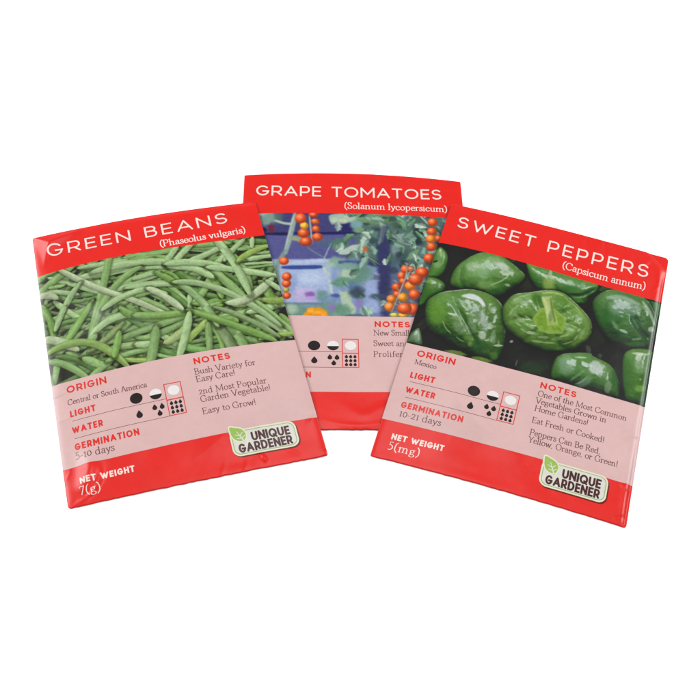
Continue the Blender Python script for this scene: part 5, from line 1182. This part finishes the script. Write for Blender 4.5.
def badge(k, dv=0., du=0.):
    x0, y0, x1, y1 = 52.9+du, 96.6+dv, 74.4+du, 106.0+dv
    # leaf outline: pointed tip at top left, round belly at lower right
    tip = np.array([53.3+du, 95.1+dv]); 
    tip = tip+[.25, .35]
    lf = .88*np.array([(0,0), (1.9,.5), (3.9,1.3), (5.05,2.9), (5.1,4.4), (4.5,5.7), (3.0,6.1), (1.2,5.3), (.2,3.6), (-.1,1.7)])+tip
    lfp = catmull(lf, 5, True)
    leaf = lambda U, V: poly_dist(lfp, U, V)
    plate0 = rbox(x0, y0, x1, y1, 2.6)
    plate = lambda U, V: np.minimum(plate0(U, V), leaf(U, V)-.55)
    bx = (x0-1.5, y0-3, x1+1.6, y1+1.6)
    sh = lambda U, V: plate(U-.42, V-.38)
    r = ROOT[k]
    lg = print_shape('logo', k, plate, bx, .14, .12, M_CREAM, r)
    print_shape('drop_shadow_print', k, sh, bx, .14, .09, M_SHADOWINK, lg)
    print_shape('plate_border', k, rbox(x0+.55, y0+.55, x1-.55, y1-.55, 2.15), bx, .12, .135, M_GREENLINE, lg)
    print_shape('plate', k, rbox(x0+.80, y0+.80, x1-.80, y1-.80, 1.95), bx, .12, .15, M_BADGE, lg)
    print_shape('leaf_outline', k, lambda U, V: leaf(U, V)-.45, bx, .1, .165, M_CREAM, lg)
    print_shape('leaf', k, leaf, bx, .09, .18, M_LEAF, lg)
    T0 = tip
    vein = [(*(T0+.88*np.array(a)), *(T0+.88*np.array(b)), r0*.9, r1*.9, False) for a, b, r0, r1 in (
        ((2.2,2.1), (3.1,4.0), .14, .2), ((3.1,4.0), (4.1,6.3), .2, .3), ((3.1,4.0), (4.2,2.7), .22, .14), ((3.0,3.9), (1.3,3.3), .22, .14), ((3.5,5.0), (4.8,4.1), .2, .14), ((3.5,5.0), (1.9,4.9), .22, .14))]
    print_shape('leaf_vein', k, segs_sdf(vein), bx, .07, .195, M_BADGE, lg)
    for txt, a, b, y in (('UNIQUE', 59.7, 72.2, 101.45), ('GARDENER', 54.9, 72.3, 104.95)):
        put_text('logo_lettering', k, sans_segs, txt, a+du, b+du, [(a, y+dv), (b, y+dv)], .19, M_BROWN, lg, .07, cap=3.2, sw=.68, gap=.20)

INFO = {
 'L': dict(title='GREEN BEANS', tu=(4.5, 70.1), tb=[(6.7,11.4), (34,12.2), (68,10.3)], tcap=5.75, bot='(Phaseolus vulgaris)', bu=(44.2, 75.6), bb=[(46,18.0), (60,17.5), (73.4,16.7)], bcap=3.3,
   origin='Central or South America', ou=(4.3, 30.4), ob=74.6, days='5-10 days', du=(4.3, 16.8), wt='7(g)', wu=(4.1, 10.6),
   notes=[('Bush Variety for', 46.4, 67, 73.9), ('Easy Care!', 46.4, 59.6, 76.8), ('2nd Most Popular', 46.4, 69.1, 81.5), ('Garden Vegetable!', 46.4, 69.8, 84.4), ('Easy to Grow!', 46.2, 64, 88.9)],
   lab='creased glossy red seed packet printed with a picture of green beans'),
 'M': dict(title='GRAPE TOMATOES', tu=(4.6, 74.1), tb=[(6.9,10.5), (39,11.6), (72.3,10.4)], tcap=4.9, bot='(Solanum lycopersicum)', bu=(37.2, 75.9), bb=[(39,17.0), (56,16.9), (73.8,16.3)], bcap=2.9,
   origin=None, ou=None, ob=0, days=None, du=None, wt=None, wu=None,
   notes=[('New Small', 46.4, 59.0, 73.6), ('Sweet and', 46.3, 58.6, 78.1), ('Prolifer', 46.2, 56.2, 82.6)],
   lab='red seed packet with a grape tomatoes picture, lying under the other two packets'),
 'R': dict(title='SWEET PEPPERS', tu=(4.4, 75.6), tb=[(6.5,10.8), (40,11.6), (73.6,10.9)], tcap=5.3, bot='(Capsicum annum)', bu=(45.1, 75.5), bb=[(48,16.8), (60,16.8), (73.7,16.1)], bcap=2.95,
   origin='Mexico', ou=(4.6, 12.2), ob=73.5, days='10-21 days', du=(4.8, 18.8), wt='5(mg)', wu=(4.5, 14.8),
   notes=[('One of the Most Common', 46.7, 76.8, 73.4), ('Vegetables Grown in', 46.6, 70.4, 76.4), ('Home Gardens!', 46.8, 64.8, 79.5), ('Eat Fresh or Cooked!', 46.8, 70.9, 84.3), ('Peppers Can Be Red,', 47.0, 70.3, 89.1), ('Yellow, Orange, or Green!', 47.0, 76.4, 92.0)],
   lab='red seed packet printed with a picture of shiny green bell peppers'),
}
for k in 'MLR':
    I = INFO[k]; make_root(k, I['lab'])
    make_body(k); make_picture(k)
    pn = sheet_part('info_panel', k, lines(0, PW, .36), lines(ROWS[2], ROWS[3], .36), .04, M_PINK, ROOT[k])
    R = ROOT[k]
    put_text('title', k, sans_segs, I['title'], *I['tu'], I['tb'], .05, M_WHITEINK, R, .1, cap=I['tcap'], sw=.68)
    put_text('botanical_name', k, serif_segs, I['bot'], *I['bu'], I['bb'], .05, M_WHITEINK, R, .06, cap=I['bcap'], thk=.062, thn=.034)
    for txt, a, b, y, sz in (('ORIGIN', 4.6, 17.7, 69.95, 2.6), ('LIGHT', 4.6, 12.9, 79.05, 2.3), ('WATER', 4.5, 14.4, 85.15, 2.35), ('GERMINATION', 4.6, 25.2, 91.3, 2.35), ('NOTES', 47.0, 59.2, 70.0, 2.4)):
        put_text('heading', k, sans_segs, txt, a, b, [(a, y), (b, y)], .07, M_REDINK, pn, .06, cap=sz+.06, sw=.52, gap=.56 if txt in ('ORIGIN', 'NOTES') else .42)
    if I['origin']: put_text('origin_text', k, serif_segs, I['origin'], *I['ou'], [(0, I['ob']-.3), (30, I['ob']+.1)], .07, M_GREYINK, pn, .05, cap=1.95, thk=.058, thn=.03)
    if I['days']: put_text('germination_text', k, serif_segs, I['days'], *I['du'], [(0, 94.6), (30, 94.7)], .07, M_GREYINK, pn, .05, cap=2.6, thk=.05, thn=.026)
    for txt, a, b, y in I['notes']:
        put_text('note_line', k, serif_segs, txt, a, b, [(a, y), (b, y-.1)], .07, M_GREYINK, pn, .05, cap=2.25, thk=.052, thn=.027)
    put_text('net_weight_heading', k, sans_segs, 'NET WEIGHT', 4.7, 21.8, [(5, 103.75), (22, 103.6)], .05, M_WHITEINK, R, .06, cap=2.25, sw=.52, gap=.32, space=.45)
    if I['wt']: put_text('net_weight_text', k, serif_segs, I['wt'], *I['wu'], [(4, 107.6), (15, 107.6)], .05, M_WHITEINK, R, .06, cap=2.9, thk=.056, thn=.03)
    icons(k, pn)
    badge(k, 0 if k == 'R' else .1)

# ------------------------------------------------------------------ setting, light, camera
bpy.ops.mesh.primitive_plane_add(size=8, location=(0, 1, 0)); t = bpy.context.object
t.name = 'table_surface'; t.data.name = 'table_surface'; t.data.materials.append(M_TABLE); t['kind'] = 'structure'
w = bpy.data.worlds.new('World'); bpy.context.scene.world = w; w.use_nodes = True
bg = w.node_tree.nodes['Background']; bg.inputs[0].default_value = (1, 1, 1, 1); bg.inputs[1].default_value = WORLD
def softbox(name, loc, aim, sx, sy, radiance):
    l = bpy.data.lights.new(name, 'AREA'); l.shape = 'RECTANGLE'; l.size = sx; l.size_y = sy
    l.energy = radiance*sx*sy*math.pi
    o = bpy.data.objects.new(name, l); COL.objects.link(o); o.location = loc
    from mathutils import Vector
    o.rotation_euler = (Vector(aim)-Vector(loc)).to_track_quat('-Z', 'Y').to_euler(); return o
for a in LAMPS: softbox(*a)
cd = bpy.data.cameras.new('camera'); cam = bpy.data.objects.new('camera', cd); COL.objects.link(cam)
cam.location = tuple(CAM_POS*MM); cam.rotation_euler = (CAM['pitch'], 0, 0)
cd.sensor_width = 36; cd.sensor_fit = 'HORIZONTAL'; cd.lens = 36*CAM['f']/700.; cd.clip_start = .01; cd.clip_end = 50
sc = bpy.context.scene; sc.camera = cam
sc.view_settings.view_transform = 'Standard'; sc.view_settings.look = 'None'; sc.view_settings.exposure = 0; sc.view_settings.gamma = 1
sc.render.resolution_x = sc.render.resolution_y = 1024
